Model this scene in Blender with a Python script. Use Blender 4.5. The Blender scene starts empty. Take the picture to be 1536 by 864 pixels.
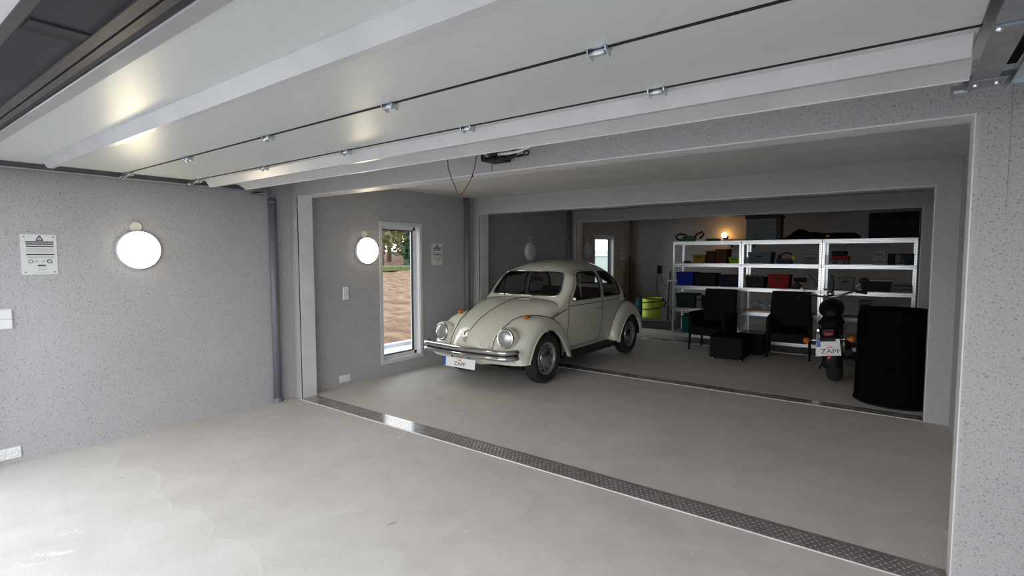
import bpy, math, random
import numpy as np
from mathutils import Matrix, Vector

random.seed(7)
PI = math.pi
S = bpy.context.scene
COL = S.collection

# ------------------------------------------------------------------ camera
cam_d = bpy.data.cameras.new('camera')
cam = bpy.data.objects.new('camera', cam_d)
COL.objects.link(cam)
FPX = 777.0
cam_d.sensor_fit = 'HORIZONTAL'
cam_d.sensor_width = 36.0
cam_d.lens = FPX / 1536.0 * 36.0
cam_d.clip_start = 0.02
cam_d.clip_end = 400
_yaw, _pitch, _roll = .6388, .0646, -.0012
_f = Vector((-math.sin(_yaw) * math.cos(_pitch), math.cos(_yaw) * math.cos(_pitch), -math.sin(_pitch)))
_r = Vector((math.cos(_yaw), math.sin(_yaw), 0))
_u = _r.cross(_f)
_r2 = math.cos(_roll) * _r + math.sin(_roll) * _u
_u2 = -math.sin(_roll) * _r + math.cos(_roll) * _u
_m = Matrix((_r2, _u2, -_f)).transposed().to_4x4()
_m.translation = (0, 0, 1.56)
cam.matrix_world = _m
S.camera = cam

# ------------------------------------------------------------------ world, exposure
w = bpy.data.worlds.new('overcast_sky')
S.world = w
w.use_nodes = True
_bg = w.node_tree.nodes['Background']
_t = w.node_tree
_tc = _t.nodes.new('ShaderNodeTexCoord'); _sx = _t.nodes.new('ShaderNodeSeparateXYZ'); _rp = _t.nodes.new('ShaderNodeValToRGB')
_t.links.new(_tc.outputs['Generated'], _sx.inputs[0]); _t.links.new(_sx.outputs['Z'], _rp.inputs['Fac'])
_e = _rp.color_ramp.elements
_e[0].position = 0.0; _e[0].color = (1.0, 0.985, 0.965, 1)
_e[1].position = 0.9; _e[1].color = (0.44, 0.49, 0.56, 1)
_n = _e.new(.30); _n.color = (0.74, 0.77, 0.81, 1)
_t.links.new(_rp.outputs['Color'], _bg.inputs['Color'])
_bg.inputs['Strength'].default_value = 4.2
S.view_settings.view_transform = 'Standard'
S.view_settings.look = 'None'
S.view_settings.exposure = 0.30
S.view_settings.gamma = 1.0
S.view_settings.use_curve_mapping = False
S.cycles.max_bounces = 9
S.cycles.diffuse_bounces = 6
S.cycles.glossy_bounces = 4
S.cycles.transparent_max_bounces = 12
S.cycles.caustics_reflective = False
S.cycles.caustics_refractive = False
S.cycles.sample_clamp_indirect = 6.0
S.cycles.use_denoising = True

# ------------------------------------------------------------------ materials
def mat(name, col, rough=.6, metal=0., emit=None, estr=0., spec=.5, alpha=None, trans=0., coat=0.):
    m = bpy.data.materials.new(name)
    m.use_nodes = True
    p = m.node_tree.nodes['Principled BSDF']
    p.inputs['Base Color'].default_value = (*col, 1)
    p.inputs['Roughness'].default_value = rough
    p.inputs['Metallic'].default_value = metal
    p.inputs['Specular IOR Level'].default_value = spec
    p.inputs['Transmission Weight'].default_value = trans
    p.inputs['Coat Weight'].default_value = coat
    p.inputs['Coat Roughness'].default_value = .04
    if emit:
        p.inputs['Emission Color'].default_value = (*emit, 1)
        p.inputs['Emission Strength'].default_value = estr
    return m

class NT:
    def __init__(s, m):
        s.t = m.node_tree; s.p = s.t.nodes['Principled BSDF']
        s.co = s.t.nodes.new('ShaderNodeTexCoord').outputs['Object']
    def n(s, kind, **kw):
        nd = s.t.nodes.new(kind)
        for k, v in kw.items():
            if k in nd.inputs: nd.inputs[k].default_value = v
            else: setattr(nd, k, v)
        return nd
    def l(s, a, b): s.t.links.new(a, b)
    def map(s, scale):
        mp = s.n('ShaderNodeMapping'); mp.inputs['Scale'].default_value = scale
        s.l(s.co, mp.inputs['Vector']); return mp.outputs['Vector']
    def noise(s, scale, detail=4, rough=.55, vec=None, dist=0.):
        nd = s.n('ShaderNodeTexNoise'); nd.inputs['Scale'].default_value = scale
        nd.inputs['Detail'].default_value = detail; nd.inputs['Roughness'].default_value = rough
        nd.inputs['Distortion'].default_value = dist
        s.l(vec or s.co, nd.inputs['Vector']); return nd.outputs['Fac']
    def ramp(s, fac, stops):
        r = s.n('ShaderNodeValToRGB'); e = r.color_ramp.elements
        while len(e) < len(stops): e.new(.5)
        for i, (p, c) in enumerate(stops):
            e[i].position = p
            e[i].color = (*c, 1) if not isinstance(c, (int, float)) else (c, c, c, 1)
        s.l(fac, r.inputs['Fac']); return r.outputs['Color']
    def mix(s, fac, a, b, mode='MIX'):
        x = s.n('ShaderNodeMix', data_type='RGBA', blend_type=mode)
        for sock, v in ((x.inputs[0], fac), (x.inputs[6], a), (x.inputs[7], b)):
            if isinstance(v, (int, float)): sock.default_value = v
            elif isinstance(v, tuple): sock.default_value = (*v, 1)
            else: s.l(v, sock)
        return x.outputs[2]
    def base(s, c): s.l(c, s.p.inputs['Base Color'])
    def bump(s, h, strength=.3, dist=.01):
        b = s.n('ShaderNodeBump'); b.inputs['Strength'].default_value = strength
        b.inputs['Distance'].default_value = dist
        s.l(h, b.inputs['Height']); s.l(b.outputs['Normal'], s.p.inputs['Normal'])

def noisy(name, a, b, scale=8, rough=.6, metal=0., bump=0., bscale=None, spec=.5, stretch=None):
    m = mat(name, a, rough, metal, spec=spec); t = NT(m)
    v = t.map(stretch) if stretch else None
    f = t.noise(scale, 5, vec=v)
    t.base(t.ramp(f, [(.35, a), (.65, b)]))
    if bump: t.bump(t.noise(bscale or scale * 3, 4, vec=v), bump)
    return m

def plaster(name, c, pore=.55, contrast=1.):
    m = mat(name, c, .82, spec=.3); t = NT(m)
    d = tuple(x * .42 for x in c); hi = tuple(min(1, x * 1.16) for x in c); lo = tuple(x * .88 for x in c)
    f1 = t.noise(150, 3, .6)
    colr = t.ramp(f1, [(.36, lo), (.5, c), (.66, hi)])
    f2 = t.noise(88, 2.5, .6, dist=.4)
    mask = t.ramp(f2, [(.585, 0.), (.655, 1.)])
    f4 = t.noise(150, 2, .5, dist=.3)
    m2 = t.ramp(f4, [(.60, 0.), (.67, .7)])
    mask = t.mix(1.0, mask, m2, 'LIGHTEN')
    colr = t.mix(mask, colr, d)
    f3 = t.noise(1.1, 3)
    colr = t.mix(.35, colr, t.ramp(f3, [(.3, lo), (.7, hi)]), 'MIX')
    t.base(colr)
    h = t.n('ShaderNodeMath', operation='SUBTRACT'); t.l(f1, h.inputs[0]); t.l(mask, h.inputs[1])
    t.bump(h.outputs[0], .35, .004)
    return m

M = {}
M['wall'] = plaster('speckled_grey_plaster', (.445, .44, .45))
M['ceiling'] = noisy('ceiling_concrete', (.56, .55, .54), (.64, .63, .62), 3, .8, bump=.08, bscale=60)
M['trim'] = noisy('smooth_painted_concrete', (.62, .61, .62), (.70, .69, .70), 5, .38)
def floor_mat():
    m = mat('screed_concrete_floor', (.5, .48, .44), .62, spec=.35); t = NT(m)
    a = t.noise(.55, 6, .6, dist=.6); b = t.noise(3.2, 6, .62, dist=.8); c = t.noise(140, 3, .7)
    col = t.ramp(a, [(.30, (.53, .485, .44)), (.5, (.62, .575, .53)), (.72, (.68, .645, .605))])
    col = t.mix(.55, col, t.ramp(b, [(.28, (.46, .42, .38)), (.52, (.62, .575, .53)), (.75, (.74, .70, .66))]))
    col = t.mix(.30, col, t.ramp(c, [(.33, (.38, .345, .31)), (.5, (.62, .58, .535)), (.68, (.79, .76, .72))]))
    w1 = t.noise(1.7, 5, .66, vec=t.map((1.5, .9, 1)), dist=1.6)
    col = t.mix(t.ramp(w1, [(.68, 0.), (.71, .75)]), col, (.82, .80, .76))
    w2 = t.noise(6.5, 2, .6, vec=t.map((1.3, .8, 1)), dist=.6)
    col = t.mix(t.ramp(w2, [(.745, 0.), (.77, .55)]), col, (.20, .165, .125))
    # scalloped drying edge of the screed (a chain of discs at fixed places on the floor)
    dmin = None
    wob = t.noise(2.2, 3)
    for cx, cy, cr in ((-4.92, .90, .46), (-4.22, .92, .47), (-3.72, .80, .47), (-3.25, .90, .42), (-2.72, .84, .47), (-2.2, .80, .40), (-3.6, .0, 1.0), (-4.6, .0, 1.0)):
        vm = t.n('ShaderNodeVectorMath', operation='DISTANCE'); t.l(t.co, vm.inputs[0]); vm.inputs[1].default_value = (cx, cy, 0)
        sb = t.n('ShaderNodeMath', operation='SUBTRACT'); t.l(vm.outputs['Value'], sb.inputs[0]); sb.inputs[1].default_value = cr
        if dmin is None: dmin = sb.outputs[0]
        else:
            mn = t.n('ShaderNodeMath', operation='MINIMUM'); t.l(dmin, mn.inputs[0]); t.l(sb.outputs[0], mn.inputs[1]); dmin = mn.outputs[0]
    mr = t.n('ShaderNodeMath', operation='MULTIPLY_ADD'); t.l(wob, mr.inputs[0]); mr.inputs[1].default_value = .10; t.l(dmin, mr.inputs[2])
    sc = t.n('ShaderNodeMath', operation='MULTIPLY_ADD'); t.l(mr.outputs[0], sc.inputs[0]); sc.inputs[1].default_value = 1.0; sc.inputs[2].default_value = .45
    edge = t.ramp(sc.outputs[0], [(.30, .14), (.475, .20), (.497, .42), (.503, 0.)])
    col = t.mix(edge, col, (.74, .715, .67))
    t.base(col)
    t.l(t.ramp(b, [(.3, .48), (.7, .72)]), t.p.inputs['Roughness'])
    h = t.n('ShaderNodeMath', operation='ADD'); t.l(c, h.inputs[0]); t.l(b, h.inputs[1])
    t.bump(h.outputs[0], .18, .006)
    return m
M['floor'] = floor_mat()
def door_mat():
    m = mat('woodgrain_embossed_white_steel', (.60, .62, .60), .33, spec=.55); t = NT(m)
    f = t.noise(30, 4, .6, vec=t.map((.35, 9, 9)))
    t.base(t.ramp(f, [(.3, (.55, .57, .55)), (.7, (.63, .65, .63))])); t.bump(f, .10, .003)
    return m
M['door'] = door_mat()
M['door_dark'] = noisy('anthracite_painted_steel', (.016, .018, .025), (.021, .024, .034), 4, .55, spec=.2)
M['door_brown'] = noisy('brown_grey_rail', (.042, .034, .033), (.056, .046, .044), 6, .4, spec=.35)
M['white_steel'] = noisy('white_painted_beam', (.50, .49, .50), (.56, .55, .56), 4, .28)
M['galv'] = noisy('galvanised_steel', (.60, .63, .66), (.66, .69, .72), 3, .30, 1.)
M['galv_grey'] = noisy('dull_galvanised_strip', (.30, .30, .32), (.38, .38, .40), 14, .45, .7)
M['galv_teal'] = noisy('bluish_zinc_plate', (.30, .36, .40), (.42, .49, .53), 12, .34, .9)
M['hinge'] = noisy('zinc_hinge', (.55, .60, .63), (.70, .74, .77), 18, .3, 1.)
M['black_rubber'] = mat('black_rubber', (.012, .012, .013), .75)
M['seam'] = mat('dark_gap', (.008, .008, .009), .8)
M['white_plastic'] = mat('white_plastic', (.78, .78, .79), .35)
M['sensor'] = mat('pale_sensor_plastic', (.62, .60, .55), .4)
M['pipe'] = noisy('grey_pvc_pipe', (.135, .14, .17), (.16, .165, .195), 6, .42)
M['lamp_on'] = mat('lit_opal_diffuser', (.9, .9, .85), .4, emit=(1, .86, .58), estr=12.)
M['lamp_off'] = mat('unlit_opal_diffuser', (.62, .63, .66), .25)
M['plate'] = mat('pale_notice_plate', (.66, .67, .66), .45)
M['ink'] = mat('dark_print', (.03, .03, .045), .6)
M['ink_grey'] = mat('grey_print', (.36, .36, .38), .6)
M['tread'] = noisy('worn_tread_plate', (.33, .30, .29), (.42, .39, .375), 9, .14, .5)
M['tread_lug'] = noisy('raised_tread_lugs', (.50, .46, .44), (.60, .56, .54), 9, .25, .5)
M['pvc'] = mat('white_window_frame', (.72, .73, .76), .35)
M['casing'] = mat('grey_white_casing', (.62, .63, .65), .45)
def glass_mat(name, tint=(1, 1, 1), refl=.12):
    m = bpy.data.materials.new(name); m.use_nodes = True; t = m.node_tree; t.nodes.clear()
    o = t.nodes.new('ShaderNodeOutputMaterial'); mx = t.nodes.new('ShaderNodeMixShader')
    tr = t.nodes.new('ShaderNodeBsdfTransparent'); g = t.nodes.new('ShaderNodeBsdfGlossy')
    lw = t.nodes.new('ShaderNodeLayerWeight'); lw.inputs['Blend'].default_value = refl
    tr.inputs['Color'].default_value = (*tint, 1); g.inputs['Roughness'].default_value = .01
    t.links.new(lw.outputs['Fresnel'], mx.inputs[0]); t.links.new(tr.outputs[0], mx.inputs[1]); t.links.new(g.outputs[0], mx.inputs[2])
    t.links.new(mx.outputs[0], o.inputs['Surface']); return m
M['glass'] = glass_mat('window_glass', (.95, .97, .96), .08)
M['car_glass'] = glass_mat('car_glass', (.82, .86, .86), .12)
M['car'] = mat('cream_car_paint', (.70, .69, .59), .30, coat=.7)
M['chrome'] = mat('chrome', (.78, .78, .80), .10, 1.)
M['chrome_dull'] = mat('dull_chrome', (.5, .5, .52), .25, 1.)
M['rim'] = mat('silver_grey_wheel', (.33, .33, .35), .35, .6)
M['tyre'] = noisy('tyre_rubber', (.012, .012, .012), (.022, .022, .022), 30, .75)
M['black'] = mat('black_paint', (.006, .006, .007), .55, spec=.25)
M['black_matt'] = mat('matt_black', (.006, .006, .006), .85, spec=.2)
M['interior'] = noisy('dark_red_brown_upholstery', (.030, .014, .014), (.045, .02, .02), 12, .8)
M['amber'] = mat('amber_lens', (.55, .15, .02), .2)
M['red_lens'] = mat('dark_red_lens', (.16, .012, .02), .2)
M['glowing_red_reflector'] = mat('glowing_red_reflector', (.9, .02, .03), .3, emit=(1, .02, .03), estr=.25)  # weak red glow added; a reflector gives no light of its own
M['lens'] = mat('headlamp_glass', (.40, .41, .41), .22, .5)
M['num_white'] = mat('white_number_plate', (.80, .80, .81), .4)
M['num_blue'] = mat('blue_plate_band', (.02, .10, .48), .4)
M['red'] = mat('red_print', (.75, .03, .04), .5)
M['wicker'] = noisy('black_wicker', (.003, .003, .003), (.008, .008, .007), 90, .7, spec=.15, bump=.5, bscale=120)
M['cover'] = noisy('black_cover_fabric', (.003, .003, .003), (.005, .005, .005), 6, .95, spec=.02, bump=.25, bscale=7)
M['chipboard'] = noisy('chipboard_shelf', (.24, .18, .12), (.34, .26, .18), 40, .8)
M['wood'] = noisy('brown_wooden_handle', (.15, .075, .04), (.23, .12, .065), 6, .65, stretch=(6, 6, .6))
M['wood_dark'] = noisy('dark_wooden_handle', (.06, .035, .025), (.10, .055, .035), 6, .7, stretch=(6, 6, .6))
M['wood_pale'] = noisy('pale_board', (.55, .36, .16), (.66, .45, .22), 5, .6, stretch=(.6, 6, 6))
M['lime'] = noisy('lime_green_fabric', (.48, .62, .05), (.60, .74, .08), 7, .7, bump=.3, bscale=9)
M['plinth'] = noisy('dark_slate_plinth', (.045, .047, .055), (.085, .088, .10), 14, .7)
M['earth'] = noisy('bare_reddish_earth', (.115, .048, .024), (.27, .16, .09), 2.6, .95, bump=.8, bscale=4)
M['gravel'] = noisy('grey_forecourt', (.40, .395, .385), (.50, .495, .48), 4, .9)
M['paving'] = noisy('pale_paving', (.45, .46, .48), (.62, .63, .65), 3, .8)
M['grass'] = noisy('grass_strip', (.07, .10, .03), (.13, .16, .06), 9, .95)
M['leaf_dark'] = noisy('dark_evergreen_leaves', (.02, .055, .022), (.045, .10, .04), 3, .7)
M['leaf_olive'] = noisy('dry_olive_leaves', (.10, .10, .04), (.22, .19, .09), 2, .8)
M['bark'] = noisy('bark', (.10, .075, .055), (.17, .13, .10), 12, .9)
M['bulb'] = mat('glowing_bulb', (1, .8, .5), .4, emit=(1, .52, .14), estr=15.)

# ------------------------------------------------------------------ mesh builder
def rot2(a): return math.cos(a), math.sin(a)

class MB:
    def __init__(s, M=None):
        s.v = []; s.f = []; s.sm = []; s.M = M
    def add(s, vs, fs, smooth=False):
        o = len(s.v)
        if s.M is not None: vs = [s.M @ Vector(p) for p in vs]
        s.v += [tuple(p) for p in vs]; s.f += [tuple(i + o for i in f) for f in fs]; s.sm += [smooth] * len(fs)
        return s
    def box(s, x0, x1, y0, y1, z0, z1, ch=0.):
        if ch <= 0:
            vs = [(x, y, z) for z in (z0, z1) for y in (y0, y1) for x in (x0, x1)]
            return s.add(vs, [(0, 2, 3, 1), (4, 5, 7, 6), (0, 1, 5, 4), (2, 6, 7, 3), (0, 4, 6, 2), (1, 3, 7, 5)])
        c = min(ch, (x1 - x0) * .49, (y1 - y0) * .49, (z1 - z0) * .49)
        def ring(z, i):
            a0, a1, b0, b1 = x0 + i, x1 - i, y0 + i, y1 - i
            return [(a0 + c, b0, z), (a1 - c, b0, z), (a1, b0 + c, z), (a1, b1 - c, z), (a1 - c, b1, z), (a0 + c, b1, z), (a0, b1 - c, z), (a0, b0 + c, z)]
        def small(z):
            a0, a1, b0, b1 = x0 + c, x1 - c, y0 + c, y1 - c
            return [(a0, b0, z), (a1, b0, z), (a1, b0, z), (a1, b1, z), (a1, b1, z), (a0, b1, z), (a0, b1, z), (a0, b0, z)]
        vs = small(z0) + ring(z0 + c, 0) + ring(z1 - c, 0) + small(z1)
        fs = [tuple(reversed((0, 1, 3, 5))), (24, 25, 27, 29)]
        for r in range(3):
            for k in range(8):
                a, b = r * 8 + k, r * 8 + (k + 1) % 8
                fs.append((a, b, b + 8, a + 8))
        return s.add(vs, fs)
    def loft(s, rings, closed=True, caps=True, smooth=True):
        n = len(rings[0]); vs = [p for r in rings for p in r]; fs = []
        for i in range(len(rings) - 1):
            for k in range(n if closed else n - 1):
                a, b = i * n + k, i * n + (k + 1) % n
                fs.append((a, b, b + n, a + n))
        s.add(vs, fs, smooth)
        if caps and closed:
            o = len(s.v) - len(vs)
            s.f.append(tuple(o + k for k in reversed(range(n)))); s.sm.append(False)
            s.f.append(tuple(o + (len(rings) - 1) * n + k for k in range(n))); s.sm.append(False)
        return s
    def cyl(s, a, b, r0, r1=None, n=16, smooth=True, caps=True):
        r1 = r0 if r1 is None else r1
        a, b = Vector(a), Vector(b); d = (b - a).normalized()
        h = Vector((0, 0, 1)) if abs(d.z) < .9 else Vector((1, 0, 0))
        u = d.cross(h).normalized(); v = d.cross(u)
        rg = lambda c, r: [c + (u * math.cos(2 * PI * k / n) + v * math.sin(2 * PI * k / n)) * r for k in range(n)]
        return s.loft([rg(a, r0), rg(b, r1)], True, caps, smooth)
    def tube(s, pts, r, n=8, closed=False):
        P = [Vector(p) for p in pts]; L = len(P); rings = []; u = None
        rs = r if isinstance(r, (list, tuple)) else [r] * L
        for i in range(L):
            if closed: d = P[(i + 1) % L] - P[i - 1]
            else: d = P[min(i + 1, L - 1)] - P[max(i - 1, 0)]
            d = d.normalized() if d.length > 1e-9 else Vector((0, 0, 1))
            if u is None:
                h = Vector((0, 0, 1)) if abs(d.z) < .9 else Vector((1, 0, 0)); u = d.cross(h).normalized()
            else:
                u = (u - d * u.dot(d)); u = u.normalized() if u.length > 1e-6 else d.orthogonal().normalized()
            v = d.cross(u)
            rings.append([P[i] + (u * math.cos(2 * PI * k / n) + v * math.sin(2 * PI * k / n)) * rs[i] for k in range(n)])
        if closed: rings.append(rings[0])
        return s.loft(rings, True, not closed, True)
    def lathe(s, c, axis, prof, n=32, smooth=True):
        """prof: list of (radius, offset along axis)"""
        c = Vector(c); d = Vector(axis).normalized()
        h = Vector((0, 0, 1)) if abs(d.z) < .9 else Vector((1, 0, 0))
        u = d.cross(h).normalized(); v = d.cross(u)
        rings = [[c + d * o + (u * math.cos(2 * PI * k / n) + v * math.sin(2 * PI * k / n)) * max(r, 1e-5) for k in range(n)] for r, o in prof]
        return s.loft(rings, True, False, smooth)
    def prism(s, poly, axis, a, b):
        """poly: 2D points; axis 'x','y','z' extruded from a to b"""
        def p3(p, t): return {'x': (t, p[0], p[1]), 'y': (p[0], t, p[1]), 'z': (p[0], p[1], t)}[axis]
        n = len(poly)
        vs = [p3(p, a) for p in poly] + [p3(p, b) for p in poly]
        fs = [tuple(range(n)), tuple(reversed(range(n, 2 * n)))] + [(k, k + n, (k + 1) % n + n, (k + 1) % n) for k in range(n)]
        return s.add(vs, fs)
    def ball(s, c, r, n=14, m=8):
        rx, ry, rz = r if isinstance(r, (tuple, list)) else (r, r, r)
        rings = [[(c[0] + rx * math.sin(PI * i / m) * math.cos(2 * PI * k / n), c[1] + ry * math.sin(PI * i / m) * math.sin(2 * PI * k / n), c[2] + rz * math.cos(PI * i / m)) for k in range(n)] for i in range(m + 1)]
        return s.loft(rings, True, False, True)
    def build(s, name, m, parent=None, origin=None, bevel=0., fix=True):
        me = bpy.data.meshes.new(name)
        off = Vector((0, 0, 0)); p = parent
        while p is not None: off += p.location; p = p.parent
        if parent is None and origin is not None: off = Vector(origin)
        me.from_pydata([tuple(Vector(v) - off) for v in s.v], [], s.f)
        me.polygons.foreach_set('use_smooth', s.sm)
        me.materials.append(m if not isinstance(m, str) else M[m])
        import bmesh
        b = bmesh.new(); b.from_mesh(me)
        bmesh.ops.remove_doubles(b, verts=b.verts, dist=1e-6)
        if fix: bmesh.ops.recalc_face_normals(b, faces=b.faces)
        b.to_mesh(me); b.free()
        o = bpy.data.objects.new(name, me); COL.objects.link(o)
        if parent is not None: o.parent = parent
        else: o.location = off
        if bevel > 0:
            bv = o.modifiers.new('bevel', 'BEVEL'); bv.width = bevel; bv.segments = 2; bv.limit_method = 'ANGLE'
        return o

def thing(name, label, cat, loc=(0, 0, 0), group=None):
    o = bpy.data.objects.new(name, None); COL.objects.link(o); o.location = loc; o.empty_display_size = .1
    o['label'] = label; o['category'] = cat
    if group: o['group'] = group
    return o
def tag(o, label, cat, group=None):
    o['label'] = label; o['category'] = cat
    if group: o['group'] = group
    return o
def struct(o, label=None):
    o['kind'] = 'structure'
    if label: o['label'] = label
    return o
def kids(o): return [c for c in COL.objects if c.parent == o]
def dup(root, loc, label, rotz=None):
    r = root.copy(); COL.objects.link(r); r.location = loc; r['label'] = label
    if rotz is not None: r.rotation_euler = (0, 0, rotz)
    for ch in kids(root):
        c = ch.copy(); COL.objects.link(c); c.parent = r
        for g in kids(ch):
            d = g.copy(); COL.objects.link(d); d.parent = c
    return r
_DG = None
def text_mesh(txt, size, depth=.0006):
    cu = bpy.data.curves.new('t', 'FONT'); cu.body = txt; cu.size = size; cu.extrude = depth; cu.resolution_u = 3
    cu.align_x = 'CENTER'; cu.align_y = 'CENTER'
    o = bpy.data.objects.new('t', cu); COL.objects.link(o)
    dg = bpy.context.evaluated_depsgraph_get(); dg.update()
    me = bpy.data.meshes.new_from_object(o.evaluated_get(dg))
    vs = [tuple(v.co) for v in me.vertices]; fs = [tuple(p.vertices) for p in me.polygons]
    bpy.data.objects.remove(o); bpy.data.meshes.remove(me); bpy.data.curves.remove(cu)
    return vs, fs
FACE_S = Matrix(((1, 0, 0, 0), (0, 0, -1, 0), (0, 1, 0, 0), (0, 0, 0, 1)))   # text towards -Y
FACE_E = Matrix(((0, 0, 1, 0), (1, 0, 0, 0), (0, 1, 0, 0), (0, 0, 0, 1)))    # text towards +X

# ================================================================== SETTING
XL, XR = -5.27, .432
ZC, ZL = 2.41, 2.18
Y0, YB = .22, 12.33
PART = [(3.09, 3.26), (6.08, 6.28), (9.06, 9.26)]
OPL, OPR = -5.13, .258

struct(MB().box(XL - .12, XR + .22, Y0, YB + .1, -.12, 0).build('floor', 'floor'))
struct(MB().box(XL - .12, XR + .22, Y0, YB + .1, ZC, ZC + .14).build('ceiling', 'ceiling'))

def wall_holes(a0, a1, z0, z1, holes):
    """rectangles (a0,a1,z0,z1) covering the wall minus the holes"""
    ys = sorted({a0, a1, *[h[0] for h in holes], *[h[1] for h in holes]}); out = []
    for ya, yb in zip(ys, ys[1:]):
        hs = [h for h in holes if h[0] <= ya + 1e-6 and h[1] >= yb - 1e-6]
        z = z0
        for h in sorted(hs, key=lambda q: q[2]):
            if h[2] > z: out.append((ya, yb, z, h[2]))
            z = h[3]
        if z < z1: out.append((ya, yb, z, z1))
    return out
WIN = [(4.315, 4.965, .185, 1.94), (10.10, 11.02, .185, 1.955)]
mb = MB()
for ya, yb, za, zb in wall_holes(Y0, YB + .1, 0, ZC, WIN): mb.box(XL - .12, XL, ya, yb, za, zb)
struct(mb.build('wall_left', 'wall'))
mb = MB(); mb.box(.53, .65, Y0, 3.26, 0, ZC); mb.box(XR, .65, 3.20, YB + .1, 0, ZC); struct(mb.build('wall_right', 'wall'))
struct(MB().box(XL, XR, YB, YB + .1, 0, ZC).build('wall_back', 'wall'))
for i, (ya, yb) in enumerate(PART):
    zl = ZL if i < 2 else 2.205
    mb = MB()
    ch = .013
    mb.box(XL, OPL, ya, yb, 0, ZC)
    xr = .53 if i == 0 else XR
    mb.box(OPL, xr, ya, yb, zl, ZC)
    # right pier with chamfered front corner
    mb.prism([(OPR + ch, ya), (xr, ya), (xr, yb), (OPR, yb), (OPR, ya + ch)], 'z', 0, zl)
    o = struct(mb.build('wall_partition', 'wall'))
    # smooth lining round the opening
    t = MB()
    t.box(OPL, OPL + .008, ya + .004, yb, 0, zl)
    t.box(OPL, OPR, ya + .002, yb - .002, zl - .008, zl)
    t.box(OPR - .006, OPR, ya + ch, yb, 0, zl - .008)
    struct(t.build('trim_%d' % (i + 1), 'trim'), 'smooth pale lining of the opening')
    g = MB(); g.box(OPL - .006, OPL + .001, ya - .003, ya + .006, 0, zl - .01)
    g.build('joint_shadow_line', 'seam', o)  # dark strip drawing the joint and its shadow line along the jamb corner
struct(MB().box(.3695, .3705, 3.0885, 3.091, 1.75, 2.41).build('trim_4', 'pipe'), 'hairline joint in the plaster of the pier')
# door head (dark soffit of the big opening)
hd = struct(MB().box(XL - .12, XR + .12, .318, .52, 2.15, 2.55).build('wall_door_head', 'door_dark'), 'anthracite door head')
for a, b in ((.318, .345), (.475, .505), (.512, .535)):
    MB().box(XL, XR, a, b, 2.143 if a > .4 else 2.147, 2.2).build('rail', 'door_brown', hd)
MB().box(XL, XR, .538, .552, 2.147, 2.24).build('rail', 'door_dark', hd)
MB().box(-1.86, -1.755, .352, .474, 2.1475, 2.1525).build('slot', 'seam', hd)
MB().box(-1.808, -1.760, .353, .474, 2.1455, 2.150).build('slot_flap', 'door_dark', hd)
struct(MB().box(XL - .12, XR + .12, .285, .3175, 2.15, 2.6).build('trim_5', 'trim'), 'light edge of the facade')
struct(MB().box(XL - .12, XL + .14, .22, .56, 0, 2.15).build('wall_front_left', 'wall'))

# windows ------------------------------------------------------------
def window(n, ya, yb, za, zb, label):
    o = struct(MB().box(XL - .115, XL - .105, ya + .01, yb - .01, za + .01, zb - .01).build('window_%d' % n, 'glass'), label)
    c = MB()     # casing on the wall face
    w_ = .038
    for r in ((ya - w_, yb + w_, zb - .002, zb + w_), (ya - w_, yb + w_, za - w_, za + .002), (ya - w_, ya + .002, za, zb), (yb - .002, yb + w_, za, zb)):
        c.box(XL - .002, XL + .014, r[0], r[1], r[2], r[3])
    c.build('casing', 'casing', o)
    s = MB()
    for r in ((ya, yb, zb - .012, zb), (ya, yb, za, za + .012), (ya, ya + .012, za, zb), (yb - .012, yb, za, zb)):
        s.box(XL - .12, XL, *r)
    s.build('reveal', 'pvc', o)
    f = MB(); fw = .052
    for r in ((ya, yb, zb - fw, zb), (ya, yb, za, za + fw), (ya, ya + fw, za, zb), (yb - fw, yb, za, zb)):
        f.box(XL - .13, XL - .07, *r)
    f.build('sash', 'pvc', o)
    g = MB()
    for r in ((ya + fw, yb - fw, zb - fw - .012, zb - fw), (ya + fw, yb - fw, za + fw, za + fw + .012), (yb - fw - .004, yb - fw, za + fw, zb - fw)):
        g.box(XL - .112, XL - .072, *r)
    g.build('gasket', 'black_rubber', o)
window(1, *WIN[0], 'tall white framed window beside the lit lamp')
window(2, *WIN[1], 'tall white framed window near the back corner')

# ================================================================== OUTSIDE
struct(MB().box(-60, 40, -40, .22, -.2, -.02).build('ground', 'gravel'), 'grey forecourt outside')
struct(MB().box(-6.9, XL - .12, .22, 40, -.2, -.03).build('ground_paving', 'paving'), 'pale paving strip along the outside wall')
struct(MB().box(-7.02, -6.9, .22, 40, -.2, .03).build('ground_kerb', 'paving'), 'pale kerb edging the paving outside')
g = MB(); nx, ny = 60, 60; vs = []; fs = []
for i in range(nx + 1):
    for j in range(ny + 1):
        x = -7.02 - 34 * (i / nx) ** 1.6; y = .22 + 50 * j / ny
        d = (-7.02 - x)
        vs.append((x, y, -.04 + .055 * d + (random.uniform(-.07, .07) if i > 0 else 0)))
for i in range(nx):
    for j in range(ny): fs.append((i * (ny + 1) + j, (i + 1) * (ny + 1) + j, (i + 1) * (ny + 1) + j + 1, i * (ny + 1) + j + 1))
g.add(vs, fs, True); struct(g.build('ground_earth', 'earth'), 'bare reddish earth slope outside')
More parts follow.
